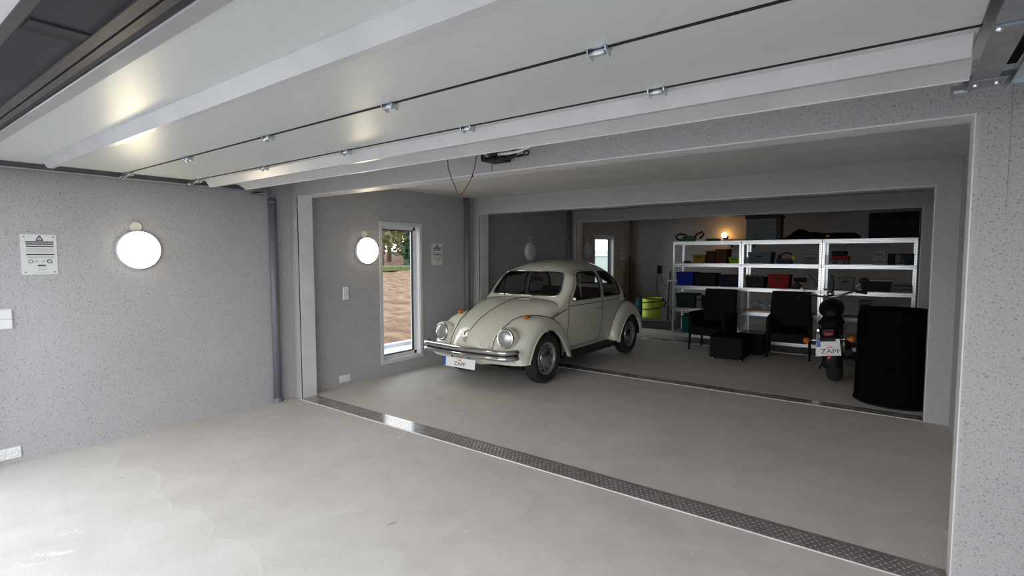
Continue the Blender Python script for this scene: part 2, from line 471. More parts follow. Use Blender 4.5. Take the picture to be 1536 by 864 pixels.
def tree(x, y, z, h, r, kind, label, n=900):
    t = thing('tree' if kind != 'leaf_dark' else 'evergreen_tree', label, 'tree', (x, y, z))
    tr = MB(); tr.tube([(x, y, z - .2), (x + .1, y, z + h * .5), (x, y + .1, z + h * .85)], [.16, .11, .04], 7)
    brs = []
    for k in range(16):
        a = random.uniform(0, 2 * PI); zz = z + h * random.uniform(.08, .75); q = (x + r * .55 * math.cos(a), y + r * .55 * math.sin(a), zz + h * random.uniform(.02, .25))
        tr.tube([(x, y, zz), ((x + q[0]) / 2, (y + q[1]) / 2, (zz + q[2]) / 2 + .1), q], [.05, .035, .012], 5); brs.append(q)
    tr.build('trunk', 'bark', t)
    lf = MB()
    for k in range(n):
        if kind == 'leaf_dark':
            a = random.uniform(0, 2 * PI); u = random.random() ** .7; zz = z + h * u; rr = min(r, r * 1.3 * (1 - u) ** .6) * random.uniform(.4, 1.0)
            c = Vector((x + rr * math.cos(a), y + rr * math.sin(a), zz))
        else:
            b = random.choice(brs); c = Vector(b) + Vector([max(-r * .5, min(r * .5, random.gauss(0, r * .32))) for _ in range(3)])
            c.z = max(c.z, z + .2)
        e = random.uniform(.07, .19) * (1.4 if kind == 'leaf_dark' else 1)
        a1 = Vector([random.uniform(-1, 1) for _ in range(3)]).normalized(); a2 = a1.orthogonal().normalized()
        lf.add([c - a1 * e, c + a2 * e * .5, c + a1 * e, c - a2 * e * .5], [(0, 1, 2, 3)])
    o = lf.build('foliage', kind, t, fix=False); o['kind'] = 'stuff'
for i, (x, y, h, r, k, lb, n) in enumerate([
        (-23.5, 19.2, 6.5, 1.25, 'leaf_olive', 'thin olive tree furthest left in the tall window view', 2600),
        (-23.0, 21.9, 3.4, 1.15, 'leaf_dark', 'low dark evergreen shrub at right in the window view', 2200),
        (-26.5, 22.3, 7.0, 1.5, 'leaf_olive', 'pale olive tree in the middle of the window view', 3000),
        (-27.0, 25.6, 7.5, 1.5, 'leaf_olive', 'olive tree behind the dark evergreen shrub', 3000),
        (-31.0, 25.0, 8.0, 2.0, 'leaf_olive', 'hazy olive tree in the back row left of the conifer', 2400),
        (-32.0, 29.2, 9.0, 2.1, 'leaf_dark', 'tall dark conifer in the back row of trees', 2600),
        (-37.0, 30.5, 8.5, 2.6, 'leaf_olive', 'distant olive tree furthest behind in the window view', 2400),
        (-37.0, 36.0, 8.5, 2.6, 'leaf_dark', 'distant dark conifer furthest right behind the tall window', 2400),
        (-29.0, 22.4, 3.6, 1.0, 'leaf_olive', 'low olive bush at far left behind the first tree', 2600),
        (-33.5, 33.0, 4.0, 1.3, 'leaf_olive', 'low olive bush right of the tall conifer', 1500)]):
    tree(x, y, -.06 + .055 * (-6.35 - x), h, r, k, lb, n)
struct(MB().box(-22.5, -20.5, 5, 45, .74, .95).build('ground_grass', 'grass'), 'grass strip at the top of the slope')
nb = thing('neighbouring_building', 'low pale teal-grey building with white roof edge outside far window', 'building', (-11, 20, 0))
MB().box(-14, -10, 15, 30, 0, 1.5).build('wall_panel', mat('pale_teal_cladding', (.27, .33, .33), .7), nb)
MB().box(-14.1, -9.9, 14.9, 30.1, 1.5, 1.58).build('roof_edge', 'white_plastic', nb)
MB().box(-13.9, -10.1, 15.1, 29.9, 1.58, 1.72).build('roof', mat('grey_roof', (.30, .33, .36), .7), nb)

# ================================================================== DRAINS
def drain(ya, yb, label):
    t = thing('drain_channel', label, 'drain', ((OPL + OPR) / 2, (ya + yb) / 2, 0))
    MB().box(OPL + .01, OPR - .01, ya - .008, ya, -.002, .005).build('edge_angle', 'trim', t)
    n = 5; L = (OPR - OPL - .02) / n; lugs = MB()
    for k in range(n):
        x0 = OPL + .01 + k * L
        MB().box(x0 + .001, x0 + L - .001, ya, yb, .001, .005).build('cover_plate', 'tread', t)
    px, py = .036, .030; rows = int((yb - ya - .02) / py); cols = int((OPR - OPL - .05) / px)
    for j in range(rows):
        for i in range(cols):
            x = OPL + .03 + i * px + (px / 2 if j % 2 else 0); y = ya + .018 + j * py
            a = PI / 4 if (i + j) % 2 else -PI / 4
            c, s_ = rot2(a); l_, w2 = .015, .0045
            q = [(l_, 0), (0, w2), (-l_, 0), (0, -w2)]
            vs = [(x + c * p - s_ * r_, y + s_ * p + c * r_, .005) for p, r_ in q] + [(x, y, .0075)]
            lugs.add(vs, [(0, 1, 4), (1, 2, 4), (2, 3, 4), (3, 0, 4)])
    o = lugs.build('tread_lugs', 'tread_lug', t); o['kind'] = 'stuff'
    return t
drain(3.065, 3.25, 'tread plate drain cover in the floor of the nearest opening')
drain(6.10, 6.27, 'tread plate drain cover running past the front wheel of the car')
drain(9.08, 9.24, 'tread plate drain cover in front of the metal shelving')

# ================================================================== DOOR
ZD = 2.22
DX0, DX1 = -5.03, .172
door = thing('sectional_garage_door', 'open white sectional garage door held overhead below the ceiling', 'garage door', (-2.4, 1.6, ZD))
for ya, yb in ((.655, 1.035), (1.04, 1.537), (1.545, 2.043), (2.051, 2.50)):
    MB().box(DX0, DX1, ya, yb, ZD, ZD + .04, .004).build('panel', 'door', door)
MB().box(DX0, DX1, .615, .672, ZD - .018, ZD + .03, .004).build('top_rail', noisy('grey_top_rail', (.36, .355, .36), (.40, .395, .40), 5, .09, spec=.8), door)
for y in (1.541, 2.047):
    MB().box(DX0, DX1, y - .007, y + .007, ZD - .003, ZD + .035).build('seam_gasket', 'seam', door)
def hat(poly, x0, x1):
    return MB().prism(poly, 'x', x0, x1)
hat([(.955, ZD), (.966, ZD - .004), (1.0, ZD - .058), (1.03, ZD - .058), (1.06, ZD)], -4.75, .16).build('stiffener', 'white_steel', door)
hat([(2.075, ZD), (2.098, ZD - .003), (2.135, ZD - .062), (2.16, ZD - .062), (2.20, ZD)], -4.93, .158).build('stiffener', 'white_steel', door)
hat([(2.31, ZD), (2.345, ZD - .006), (2.425, ZD - .055), (2.45, ZD - .055), (2.50, ZD)], -4.88, .178).build('stiffener', 'white_steel', door)
MB().box(-4.88, .178, 2.425, 2.432, ZD - .058, ZD - .04).build('bottom_lip', 'white_plastic', door)
MB().box(DX0, DX1, 2.50, 2.56, ZD - .012, ZD + .03).build('bottom_seal', 'black_rubber', door)
def hinge(x, y, end=False):
    h = MB()
    h.cyl((x - .028, y - .004, ZD - .014), (x + .028, y - .004, ZD - .014), .010, n=12)
    h.box(x - .036, x + .036, y - .028, y + .022, ZD - .004, ZD + .001)
    for dx in (-.032, .032):
        h.prism([(y - .018, ZD - .003), (y + .026, ZD - .003), (y + .022, ZD - .028), (y + .012, ZD - .031), (y - .015, ZD - .015)], 'x', x + dx - .002, x + dx + .002)
    o = h.build('hinge', 'hinge', door)
    if end:
        r = MB(); r.cyl((x - .16, y, ZD - .02), (x - .02, y, ZD - .02), .007, n=8); r.cyl((x - .16, y, ZD - .02), (x - .125, y, ZD - .02), .024, n=16)
        r.build('roller', 'chrome_dull', o)
for xs, y in (((-4.96, -3.875, -2.835, -1.815, -.797), 1.541), ((-4.96, -3.84, -2.835, -1.808, -.797), 2.047)):
    for k, x in enumerate(xs): hinge(x, y, k == 0)

lt = thing('door_track', 'grey door track along the left wall', 'door track', (-5.2, 1.7, 2.2), 'garage door tracks')
c = MB(); c.box(-5.165, -5.09, .6, 2.75, 2.255, 2.262); c.box(-5.172, -5.165, .6, 2.75, 2.19, 2.262); c.build('channel', 'galv_grey', lt)
MB().box(-5.255, -5.168, .6, 2.75, 2.19, 2.198).build('lower_flange', 'galv_grey', lt)
MB().box(-5.172, -5.10, .6, 2.62, 2.184, 2.19).build('lip', 'galv', lt)
b = MB(); b.box(-5.26, -5.08, 2.66, 2.84, 2.165, 2.172); b.box(-5.26, -5.25, 2.7, 2.84, 2.165, 2.23); b.cyl((-5.12, 2.75, 2.172), (-5.12, 2.75, 2.155), .012, n=8); b.build('end_bracket', 'galv_teal', lt)
rt = thing('door_track', 'galvanised door track with bolted bracket above the right pier', 'door track', (.28, 1.7, 2.2), 'garage door tracks')
MB().box(.188, .262, .6, 2.56, 2.178, 2.183).build('side_strip', 'galv_grey', rt)
c = MB(); c.box(.305, .36, .6, 2.68, 2.185, 2.19); c.box(.355, .36, .6, 2.68, 2.19, 2.25); c.box(.300, .306, .6, 2.68, 2.17, 2.19); c.build('channel', 'galv', rt)
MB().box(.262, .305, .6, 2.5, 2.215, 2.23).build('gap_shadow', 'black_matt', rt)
c = MB(); c.box(.175, .425, 2.60, 2.70, 2.215, 2.221); c.box(.175, .425, 2.598, 2.604, 2.17, 2.221); c.build('bracket', 'galv_teal', rt)
MB().box(.185, .285, 2.50, 2.596, 2.172, 2.177).build('splice_plate', 'galv_grey', rt)
MB().box(.140, .200, 2.640, 2.645, 2.158, 2.20).build('slotted_end', 'galv_grey', rt)
MB().box(.150, .190, 2.637, 2.641, 2.172, 2.182).build('slot', 'white_plastic', rt)
MB().box(.19, .43, 1.94, 1.968, 2.170, 2.177).build('cross_strap', 'galv_teal', rt)
b = MB()
for x, y, z in ((.205, 2.55, 2.172), (.262, 2.55, 2.172), (.20, 1.95, 2.17)): b.lathe((x, y, z), (0, 0, -1), [(.010, 0), (.010, .006), (.006, .01), (0, .011)], 10)
for x in (.212, .258): b.lathe((x, 2.598, 2.192), (0, -1, 0), [(.010, 0), (.010, .006), (.006, .01), (0, .011)], 10)
b.build('bolts', 'chrome', rt)['kind'] = 'stuff'

# opener motor with cables, red cord
op = thing('door_opener', 'dark door opener head with bundled black cables above the nearest lintel', 'opener', (-2.2, 2.9, 2.3))
MB().box(-2.44, -2.27, 2.90, 3.06, 2.228, 2.41, .01).build('housing', 'black', op)
MB().box(-2.40, -2.13, 2.885, 2.93, 2.255, 2.40, .01).build('cover', 'white_plastic', op)
MB().box(-2.68, -2.58, 2.85, 2.93, 2.30, 2.41).build('trolley', 'galv_grey', op)
rl = MB(); rl.tube([(-2.24, 2.86, 2.25), (-2.14, 2.85, 2.246), (-2.05, 2.85, 2.25), (-1.99, 2.85, 2.265), (-1.92, 2.86, 2.30)], .010, 6); rl.build('white_cable', 'white_plastic', op)
cb = MB()
for k in range(9):
    x0 = -2.33 + k * .032; r_ = random.uniform(.025, .05)
    cb.tube([(x0 + r_ * 1.6 * math.cos(a), 2.87 + .012 * math.sin(a * 2 + k), 2.238 + random.uniform(-.004, .004) + .022 * math.sin(a)) for a in [2 * PI * j / 18 for j in range(18)]], .0055, 6, True)
cb.build('black_cable', 'black_rubber', op)['kind'] = 'stuff'
def cordpt(t): return t
rc = MB()
rc.tube([(-2.76, 2.9, 2.33), (-2.755, 2.9, 2.22), (-2.72, 2.9, 2.13), (-2.68, 2.9, 2.06), (-2.655, 2.9, 2.01), (-2.635, 2.9, 2.005), (-2.60, 2.9, 2.025), (-2.55, 2.9, 2.08), (-2.515, 2.9, 2.13), (-2.49, 2.9, 2.2), (-2.455, 2.9, 2.32)], .0035, 6)
rc.tube([(-2.33, 2.9, 2.25), (-2.33, 2.9, 2.15)], .0028, 5)
o = rc.build('release_cord', mat('dark_red_cord', (.20, .03, .03), .8), op)
MB().ball((-2.512, 2.9, 2.135), (.007, .007, .012)).build('knot', 'black_rubber', o)

# ================================================================== WALL FITTINGS (left wall)
def wall_lamp(y, z, on, label):
    t = thing('wall_lamp', label, 'lamp', (XL, y, z), 'round wall lamps')
    MB().lathe((XL, y, z), (1, 0, 0), [(.0, 0), (.165, 0), (.165, .03), (.158, .04)], 40).build('ring', 'white_plastic', t)
    MB().lathe((XL, y, z), (1, 0, 0), [(.158, .036), (.152, .052), (.12, .066), (.06, .073), (0, .075)], 40).build('diffuser', 'lamp_on' if on else 'lamp_off', t)
    return t
wall_lamp(1.678, 1.603, True, 'large lit round wall lamp nearest the camera')
wall_lamp(4.069, 1.610, True, 'lit round wall lamp beside the tall window')
wall_lamp(7.636, 1.616, False, 'unlit round wall lamp on dark wall behind the car roof')
wall_lamp(9.76, 1.65, False, 'unlit round wall lamp left of the far window')
def sensor(y, z, label):
    o = MB().lathe((XL, y, z), (1, 0, 0), [(0, 0), (.044, 0), (.044, .010), (.040, .013), (0, .013)], 24, False).build('motion_sensor', 'sensor', None, (XL, y, z))
    return tag(o, label, 'sensor', 'round sensors above lamps')
sensor(1.668, 1.803, 'small round sensor above the nearest lit lamp')
sensor(4.045, 1.815, 'small round sensor above the lit lamp by the window')
sensor(7.62, 1.845, 'small round sensor above the unlit lamp behind the car')
sensor(9.735, 1.865, 'small round sensor above the lamp left of the far window')

def notice(y0, y1, z0, z1, label):
    W, Hh = y1 - y0, z1 - z0; yc, zc = (y0 + y1) / 2, (z0 + z1) / 2
    t = thing('notice_plate', label, 'sign', (XL, yc, zc), 'notice plates on the left walls')
    MB().box(XL, XL + .004, y0, y1, z0, z1).build('plate', 'plate', t)
    X = XL + .0045
    fy = lambda u: y0 + u * W
    fz = lambda v: z1 - v * Hh
    a = MB()
    for u0, u1, v0, v1 in ((.13, .91, .175, .20), (.14, .91, .23, .255), (.15, .91, .285, .312), (.14, .92, .485, .515)):
        a.box(X, X + .0006, fy(u0), fy(u1), fz(v1), fz(v0))
    for u0, u1, v0, v1 in ((.44, .66, .76, .79), ): a.box(X, X + .0006, fy(u0), fy(u1), fz(v1), fz(v0))
    # warning triangle outline
    pts = [(.52, .03), (.43, .15), (.61, .15)]
    for (p, q) in ((pts[0], pts[1]), (pts[1], pts[2]), (pts[2], pts[0])):
        a.tube([(X, fy(p[0]), fz(p[1])), (X, fy(q[0]), fz(q[1]))], .0035, 5)
    a.box(X, X + .0008, fy(.513), fy(.527), fz(.115), fz(.075)); a.box(X, X + .0008, fy(.513), fy(.527), fz(.137), fz(.125))
    for u, v in ((.25, .67), (.77, .67)):
        a.tube([(X, fy(u) + .0125 * math.cos(k * PI / 8), fz(v) + .0125 * math.sin(k * PI / 8)) for k in range(16)], .003 if u > .5 else .0018, 5, True)
    a.tube([(X, fy(.82), fz(.70)), (X, fy(.86), fz(.725))], .002, 5)
    a.build('print', 'ink', t)
    b = MB()
    for k in range(9):
        v = .205 + .0105 * k if k < 4 else .35 + .024 * (k - 4)
        b.box(X, X + .0005, fy(.15), fy(.90), fz(v + .008), fz(v))
    for v in (.55, .575): b.box(X, X + .0005, fy(.16), fy(.9), fz(v + .01), fz(v))
    for u0, u1 in ((.35, .47), (.55, .65)):
        for v in (.635, .655, .675, .695): b.box(X, X + .0005, fy(u0), fy(u1), fz(v + .008), fz(v))
    b.box(X, X + .0005, fy(.38), fy(.72), fz(.955), fz(.95)); b.box(X, X + .0005, fy(.42), fy(.70), fz(.81), fz(.80))
    b.box(X, X + .0005, fy(.20), fy(.30), fz(.675), fz(.665))
    b.build('fine_print', 'ink_grey', t)['kind'] = 'stuff'
    vs, fs = text_mesh('ZAPF', .020); m = MB(Matrix.Translation((X, fy(.55), fz(.888))) @ FACE_E); m.add(vs, fs); m.build('lettering', 'ink_grey', t)
    s = MB()
    for u, v in ((.1, .06), (.9, .06), (.1, .94), (.9, .94)): s.lathe((X, fy(u), fz(v)), (1, 0, 0), [(.006, 0), (.006, .001), (.003, .003), (0, .003)], 8)
    s.build('screws', 'galv_grey', t)['kind'] = 'stuff'
notice(.927, 1.137, 1.412, 1.717, 'pale notice plate with warning triangle near left edge')
notice(5.195, 5.405, 1.412, 1.715, 'pale notice plate right of the tall window')
notice(11.40, 11.62, 1.43, 1.72, 'small notice plate right of the far window')

def wall_box(name, y0, y1, z0, z1, label, cat, split=None, group=None, holes=False):
    t = thing(name, label, cat, (XL, (y0 + y1) / 2, (z0 + z1) / 2), group)
    MB().box(XL, XL + .012, y0, y1, z0, z1, .004).build('frame', 'white_plastic', t)
    if split == 'h':
        zm = (z0 + z1) / 2
        for a, b_ in ((z0 + .006, zm - .0015), (zm + .0015, z1 - .006)): MB().box(XL + .010, XL + .02, y0 + .006, y1 - .006, a, b_, .003).build('rocker', 'white_plastic', t)
    if holes:
        for k in range(2):
            yc = y0 + (y1 - y0) * (.27 + .46 * k); zc = (z0 + z1) / 2
            s = MB().lathe((XL, yc, zc), (1, 0, 0), [(.028, .011), (.028, .0135), (.021, .0135), (.019, .0128), (0, .0128)], 20).build('socket_insert', 'white_plastic', t)
            h = MB()
            for d in (-.007, .007): h.cyl((XL + .0125, yc + d, zc), (XL + .0132, yc + d, zc), .0025, n=8)
            h.build('pin_holes', 'black', s)
    return t
wall_box('light_switch', .775, .862, 1.012, 1.163, 'white double light switch at left picture edge', 'switch', 'h', 'double light switches')
wall_box('light_switch', 3.722, 3.803, 1.023, 1.176, 'white double light switch left of the tall window', 'switch', 'h', 'double light switches')
wall_box('power_socket', .705, .862, .038, .124, 'white double socket low on the wall at left edge', 'socket', None, 'double sockets', True)
wall_box('power_socket', 3.65, 3.80, .038, .122, 'white double socket low on the wall below the second lamp', 'socket', None, 'double sockets', True)

def downpipe(y, label, z1=2.16):
    t = thing('downpipe', label, 'pipe', (XL + .05, y, 0), 'grey downpipes')
    MB().cyl((XL + .045, y, 0.0), (XL + .045, y, z1), .04, n=24).build('pipe', 'pipe', t)
    k = MB(); k.lathe((XL + .045, y, 0), (0, 0, 1), [(.046, 0), (.046, .05), (.04, .052)], 24); k.build('base_sleeve', 'pipe', t)
    k = MB(); k.box(XL, XL + .02, y - .02, y + .02, z1 - .06, z1 - .03); k.lathe((XL + .045, y, z1 - .06), (0, 0, 1), [(.044, 0), (.044, .03), (.04, .03)], 24); k.build('pipe_clip', 'pipe', t)
downpipe(2.865, 'grey downpipe in the corner left of the nearest opening', 2.15)
downpipe(5.90, 'grey downpipe in the corner behind the car hood', 2.40)
downpipe(8.93, 'grey downpipe in the dark corner above the car roof', 2.40)
downpipe(11.95, 'grey downpipe in the far corner behind the garden tools', 2.40)

# ================================================================== CAR
CX, CY = -4.065, 5.23
CARM = Matrix.Translation((CX, CY, 0))
car = thing('car', 'cream rounded vintage two-door car with chrome bumper parked across the openings', 'car', (CX, CY + 1.2, 0))
def hermite(xs, ys, x):
    xs = np.asarray(xs, float); ys = np.asarray(ys, float); h = np.diff(xs); d = np.diff(ys) / h
    m = np.zeros_like(xs); m[0] = d[0]; m[-1] = d[-1]
    for i in range(1, len(xs) - 1):
        m[i] = 0 if d[i - 1] * d[i] <= 0 else (h[i - 1] + h[i]) / (h[i - 1] / d[i] + h[i] / d[i - 1])
    i = int(np.clip(np.searchsorted(xs, x) - 1, 0, len(xs) - 2)); t = (min(max(x, xs[0]), xs[-1]) - xs[i]) / h[i]
    return (2 * t**3 - 3 * t**2 + 1) * ys[i] + (t**3 - 2 * t**2 + t) * h[i] * m[i] + (-2 * t**3 + 3 * t**2) * ys[i + 1] + (t**3 - t**2) * h[i] * m[i + 1]
#        s     T     B     W    WS   ZB    n
TAB = [(-.69, .450, .36, .13, .10, .32, 2.0),
       (-.67, .540, .37, .20, .16, .29, 2.1),
       (-.62, .625, .40, .265, .22, .28, 2.3),
       (-.50, .725, .46, .355, .28, .27, 2.5),
       (-.30, .825, .55, .470, .36, .25, 2.6),
       (.00, .920, .68, .565, .46, .24, 2.7),
       (.25, .970, .79, .615, .54, .24, 2.9),
       (.44, .992, .86, .632, .58, .24, 3.2),
       (.50, 1.03, .88, .640, .59, .24, 4.2),
       (.80, 1.35, .90, .655, .60, .24, 4.0),
       (.88, 1.392, .90, .658, .60, .24, 3.5),
       (1.10, 1.45, .90, .662, .60, .24, 3.0),
       (1.40, 1.478, .90, .665, .60, .24, 2.75),
       (1.75, 1.470, .90, .660, .60, .24, 2.6),
       (2.10, 1.39, .89, .645, .58, .25, 2.5),
       (2.40, 1.225, .85, .600, .54, .26, 2.4),
       (2.65, 1.01, .74, .510, .47, .28, 2.3),
       (2.85, .750, .60, .390, .36, .30, 2.2),
       (2.95, .590, .48, .280, .26, .32, 2.1),
       (2.98, .480, .42, .180, .16, .34, 2.0)]
TA = np.array(TAB)
def sec(s): return [hermite(TA[:, 0], TA[:, k], s) for k in range(1, 7)]
KL = .34
def bodyp(s, v, q=None):
    """v in 0..1: sill -> belt -> roof centre"""
    T, B, W_, WS, ZB, n = q or sec(s)
    if v < KL:
        k = v / KL
        return WS + (W_ - WS) * math.sin(k * PI / 2) + .012 * math.sin(k * PI), ZB + (B - ZB) * k
    a = (v - KL) / (1 - KL) * PI / 2
    c, s_ = max(math.cos(a), 0), math.sin(a)
    r = (c**n + s_**n) ** (-1 / n)
    return W_ * r * c, B + (T - B) * r * s_
def side_y(s, z):
    T, B, W_, WS, ZB, n = sec(s)
    if z <= B:
        k = (z - ZB) / (B - ZB); return WS + (W_ - WS) * math.sin(k * PI / 2) + .012 * math.sin(k * PI)
    f = min(1, (z - B) / (T - B)); return W_ * (1 - f**n) ** (1 / n)
def top_z(s, y):
    T, B, W_, WS, ZB, n = sec(s)
    f = min(1, abs(y) / W_); return B + (T - B) * (1 - f**n) ** (1 / n)
def solve_s(y, z, a, b):
    """s between a and b where the skin over y reaches height z"""
    fa = top_z(a, y) - z
    for _ in range(40):
        c = (a + b) / 2; fc = top_z(c, y) - z
        if (fc > 0) == (fa > 0): a, fa = c, fc
        else: b = c
    return (a + b) / 2
def roundpoly(pts, r, k=5):
    out = []; n = len(pts)
    for i in range(n):
        p0, p1, p2 = (np.array(pts[j % n], float) for j in (i - 1, i, i + 1))
        rr = r[i] if isinstance(r, (list, tuple)) else r
        a = p1 + (p0 - p1) / np.linalg.norm(p0 - p1) * rr; b = p1 + (p2 - p1) / np.linalg.norm(p2 - p1) * rr
        for t in np.linspace(0, 1, k + 1): out.append(tuple((1 - t)**2 * a + 2 * t * (1 - t) * p1 + t * t * b))
    return out
def inside(p, poly):
    x, y = p; c = False; n = len(poly)
    for i in range(n):
        x1, y1 = poly[i]; x2, y2 = poly[i - 1]
        if (y1 > y) != (y2 > y) and x < (x2 - x1) * (y - y1) / (y2 - y1) + x1: c = not c
    return c
def dense(poly, d=.02):
    o = []; n = len(poly)
    for i in range(n):
        a, b = np.array(poly[i]), np.array(poly[(i + 1) % n]); k = max(1, int(np.linalg.norm(b - a) / d))
        for j in range(k): o.append(tuple(a + (b - a) * j / k))
    return o
WSC = roundpoly([(-.55, 1.02), (.55, 1.02), (.47, 1.325), (-.47, 1.325)], .09)            # (y,z)
RWN = roundpoly([(-.40, 1.08), (.40, 1.08), (.35, 1.31), (-.35, 1.31)], .07)
SWN = roundpoly([(.695, .955), (1.48, .955), (1.46, 1.315), (.95, 1.315)], [.03, .04, .05, .12])   # (s,z)
QWN = roundpoly([(1.585, .955), (2.20, .955), (2.10, 1.17), (1.91, 1.29), (1.575, 1.315)], [.04, .05, .10, .10, .05])
DOOR = roundpoly([(.585, .33), (1.50, .33), (1.535, .60), (1.535, .95), (1.505, 1.345), (.93, 1.345), (.615, .97)], [.05, .12, .1, .05, .06, .12, .06])
ss = []
s0 = -.69
while s0 < 2.98: ss.append(s0); s0 += .008 if s0 < -.55 or s0 > 2.85 else .0145
ss.append(2.98); NV = 74
vs_all = [-1 + 2 * k / (2 * NV) for k in range(2 * NV + 1)]
secs = [sec(s) for s in ss]
grid = []
for s, q in zip(ss, secs):
    row = []
    for v in vs_all:
        y, z = bodyp(s, 1 - abs(v), q)
        row.append((math.copysign(y, v) if v != 0 else 0, s, z))
    grid.append(row)
def hood_edge(s): return .905 if s > -.35 else .87
cells = {k: [] for k in ('body_shell', 'hood', 'door_l', 'door_r', 'windscreen', 'rear_window', 'sl', 'sr', 'ql', 'qr')}
for i in range(len(ss) - 1):
    for j in range(2 * NV):
        q = [grid[i][j], grid[i + 1][j], grid[i + 1][j + 1], grid[i][j + 1]]
        x = sum(p[0] for p in q) / 4; s = sum(p[1] for p in q) / 4; z = sum(p[2] for p in q) / 4
        B = secs[i][1]; W_ = secs[i][2]
        k = 'body_shell'
        if .44 < s < .84 and inside((x, z), WSC) and abs(x) < .57 and abs(x) < W_ * .93: k = 'windscreen'
        elif s > 1.95 and abs(x) < .45 and inside((x, z), RWN) : k = 'rear_window'
        elif abs(x) > .3 and inside((s, z), SWN) and s > .6: k = 'sl' if x > 0 else 'sr'
        elif abs(x) > .3 and inside((s, z), QWN) and s > 1.5: k = 'ql' if x > 0 else 'qr'
        elif abs(x) > .4 and inside((s, z), DOOR): k = 'door_l' if x > 0 else 'door_r'
        elif s < .40 and z > B - .02 and s > -.665: k = 'hood'
        cells[k].append(q)
def skin(key, name, m, out=0., sub=None):
    b = MB(CARM)
    for q in cells[key]:
        if out:
            n = (Vector(q[1]) - Vector(q[0])).cross(Vector(q[3]) - Vector(q[0]))
            n = n.normalized() if n.length > 1e-12 else Vector((0, 0, 0))
            c = Vector((0, 1.2, .5)); 
            if n.dot(Vector(q[0]) - c) < 0: n = -n
            q = [tuple(Vector(p) + n * out) for p in q]
        b.add(q, [(0, 1, 2, 3)], True)
    return b.build(name, m, sub or car)
shell = skin('body_shell', 'body_shell', 'car')
hood = skin('hood', 'hood', 'car')
dl = skin('door_l', 'door', 'car'); dr = skin('door_r', 'door', 'car')
wsn = skin('windscreen', 'windscreen', 'car_glass')
skin('rear_window', 'rear_window', 'car_glass')
skin('sl', 'door_window', 'car_glass', 0, dl); skin('sr', 'door_window', 'car_glass', 0, dr)
skin('ql', 'quarter_window', 'car_glass'); skin('qr', 'quarter_window', 'car_glass')
def tubepart(name, pts, r, m, parent=None, closed=False, n=6):
    return MB(CARM).tube(pts, r, n, closed).build(name, m, parent or car)
# seals
tubepart('windscreen_seal', [(y, solve_s(y, z, .44, .86), z) for y, z in dense(WSC)], .013, 'black_rubber', wsn, True)
tubepart('windscreen_trim', [(y * 1.03, solve_s(y, z, .44, .86) - .004, 1.17 + (z - 1.17) * 1.045) for y, z in dense(WSC)], .009, 'chrome', wsn, True)
tubepart('rear_window_seal', [(y, solve_s(y, z, 1.6, 2.8), z) for y, z in dense(RWN)], .013, 'black_rubber', car, True)
for sg in (1, -1):
    tubepart('window_seal', [(sg * side_y(s, z), s, z) for s, z in dense(SWN)], .012, 'black_rubber', dl if sg > 0 else dr, True)
    tubepart('window_seal', [(sg * side_y(s, z), s, z) for s, z in dense(QWN)], .012, 'black_rubber', car, True)
    tubepart('vent_window_post', [(sg * (side_y(.93, z) - .005), .93 - (z - .96) * .06, z) for z in np.linspace(.96, 1.30, 8)], .009, 'chrome_dull', dl if sg > 0 else dr)
    tubepart('door_gap', [(sg * (side_y(s, z) + .0005), s, z) for s, z in dense(DOOR)], .0035, 'seam', dl if sg > 0 else dr, True)
    tubepart('side_trim', [(sg * (side_y(s, .885) + .003), s, .885 - .02 * max(0, .6 - s)) for s in np.linspace(.62, 2.12, 40)], .005, 'chrome_dull')
    h = MB(CARM); yy = side_y(1.42, .80)
    h.tube([(sg * (yy + .004), 1.33, .80), (sg * (yy + .03), 1.345, .80), (sg * (yy + .032), 1.45, .80), (sg * (yy + .004), 1.465, .80)], .009, 8); h.build('door_handle', 'chrome', dl if sg > 0 else dr)
    # hood seam and fender bead
    tubepart('hood_seam', [(sg * (side_y(s, sec(s)[1] - .02) + .001), s, sec(s)[1] - .02) for s in np.linspace(-.66, .40, 50)], .0055, 'seam', hood)
    tubepart('hood_bead', [(sg * (side_y(s, sec(s)[1] - .045) + .002), s, sec(s)[1] - .045) for s in np.linspace(-.1, .58, 30)], .0045, 'seam', hood)
tubepart('hood_seam', [(y, .40, top_z(.40, y) + .001) for y in np.linspace(-.6, .6, 40)], .0045, 'seam', hood)
tubepart('hood_ridge', [(0, s, sec(s)[0] + .001) for s in np.linspace(-.60, .40, 60)], .0045, 'seam', hood)
h = MB(CARM); h.tube([(0, -.668, .53), (0, -.705, .545), (0, -.70, .64), (0, -.63, .66)], [.012, .014, .013, .009], 8); h.build('hood_handle', 'chrome', hood)
# belt ledge at the windscreen (wipers, vents)
for y0_, y1_ in ((-.30, .02), (.18, .50)):
    p = [(y0_ + (y1_ - y0_) * t, solve_s(y0_ + (y1_ - y0_) * t, 1.035 + .012 * t, .44, .86) - .018, 1.04 + .012 * t) for t in np.linspace(0, 1, 8)]
    m = MB(CARM); m.tube(p, .007, 6); m.tube([(y0_, .46, 1.0), p[0]], .006, 6); m.build('wiper', 'black', wsn)
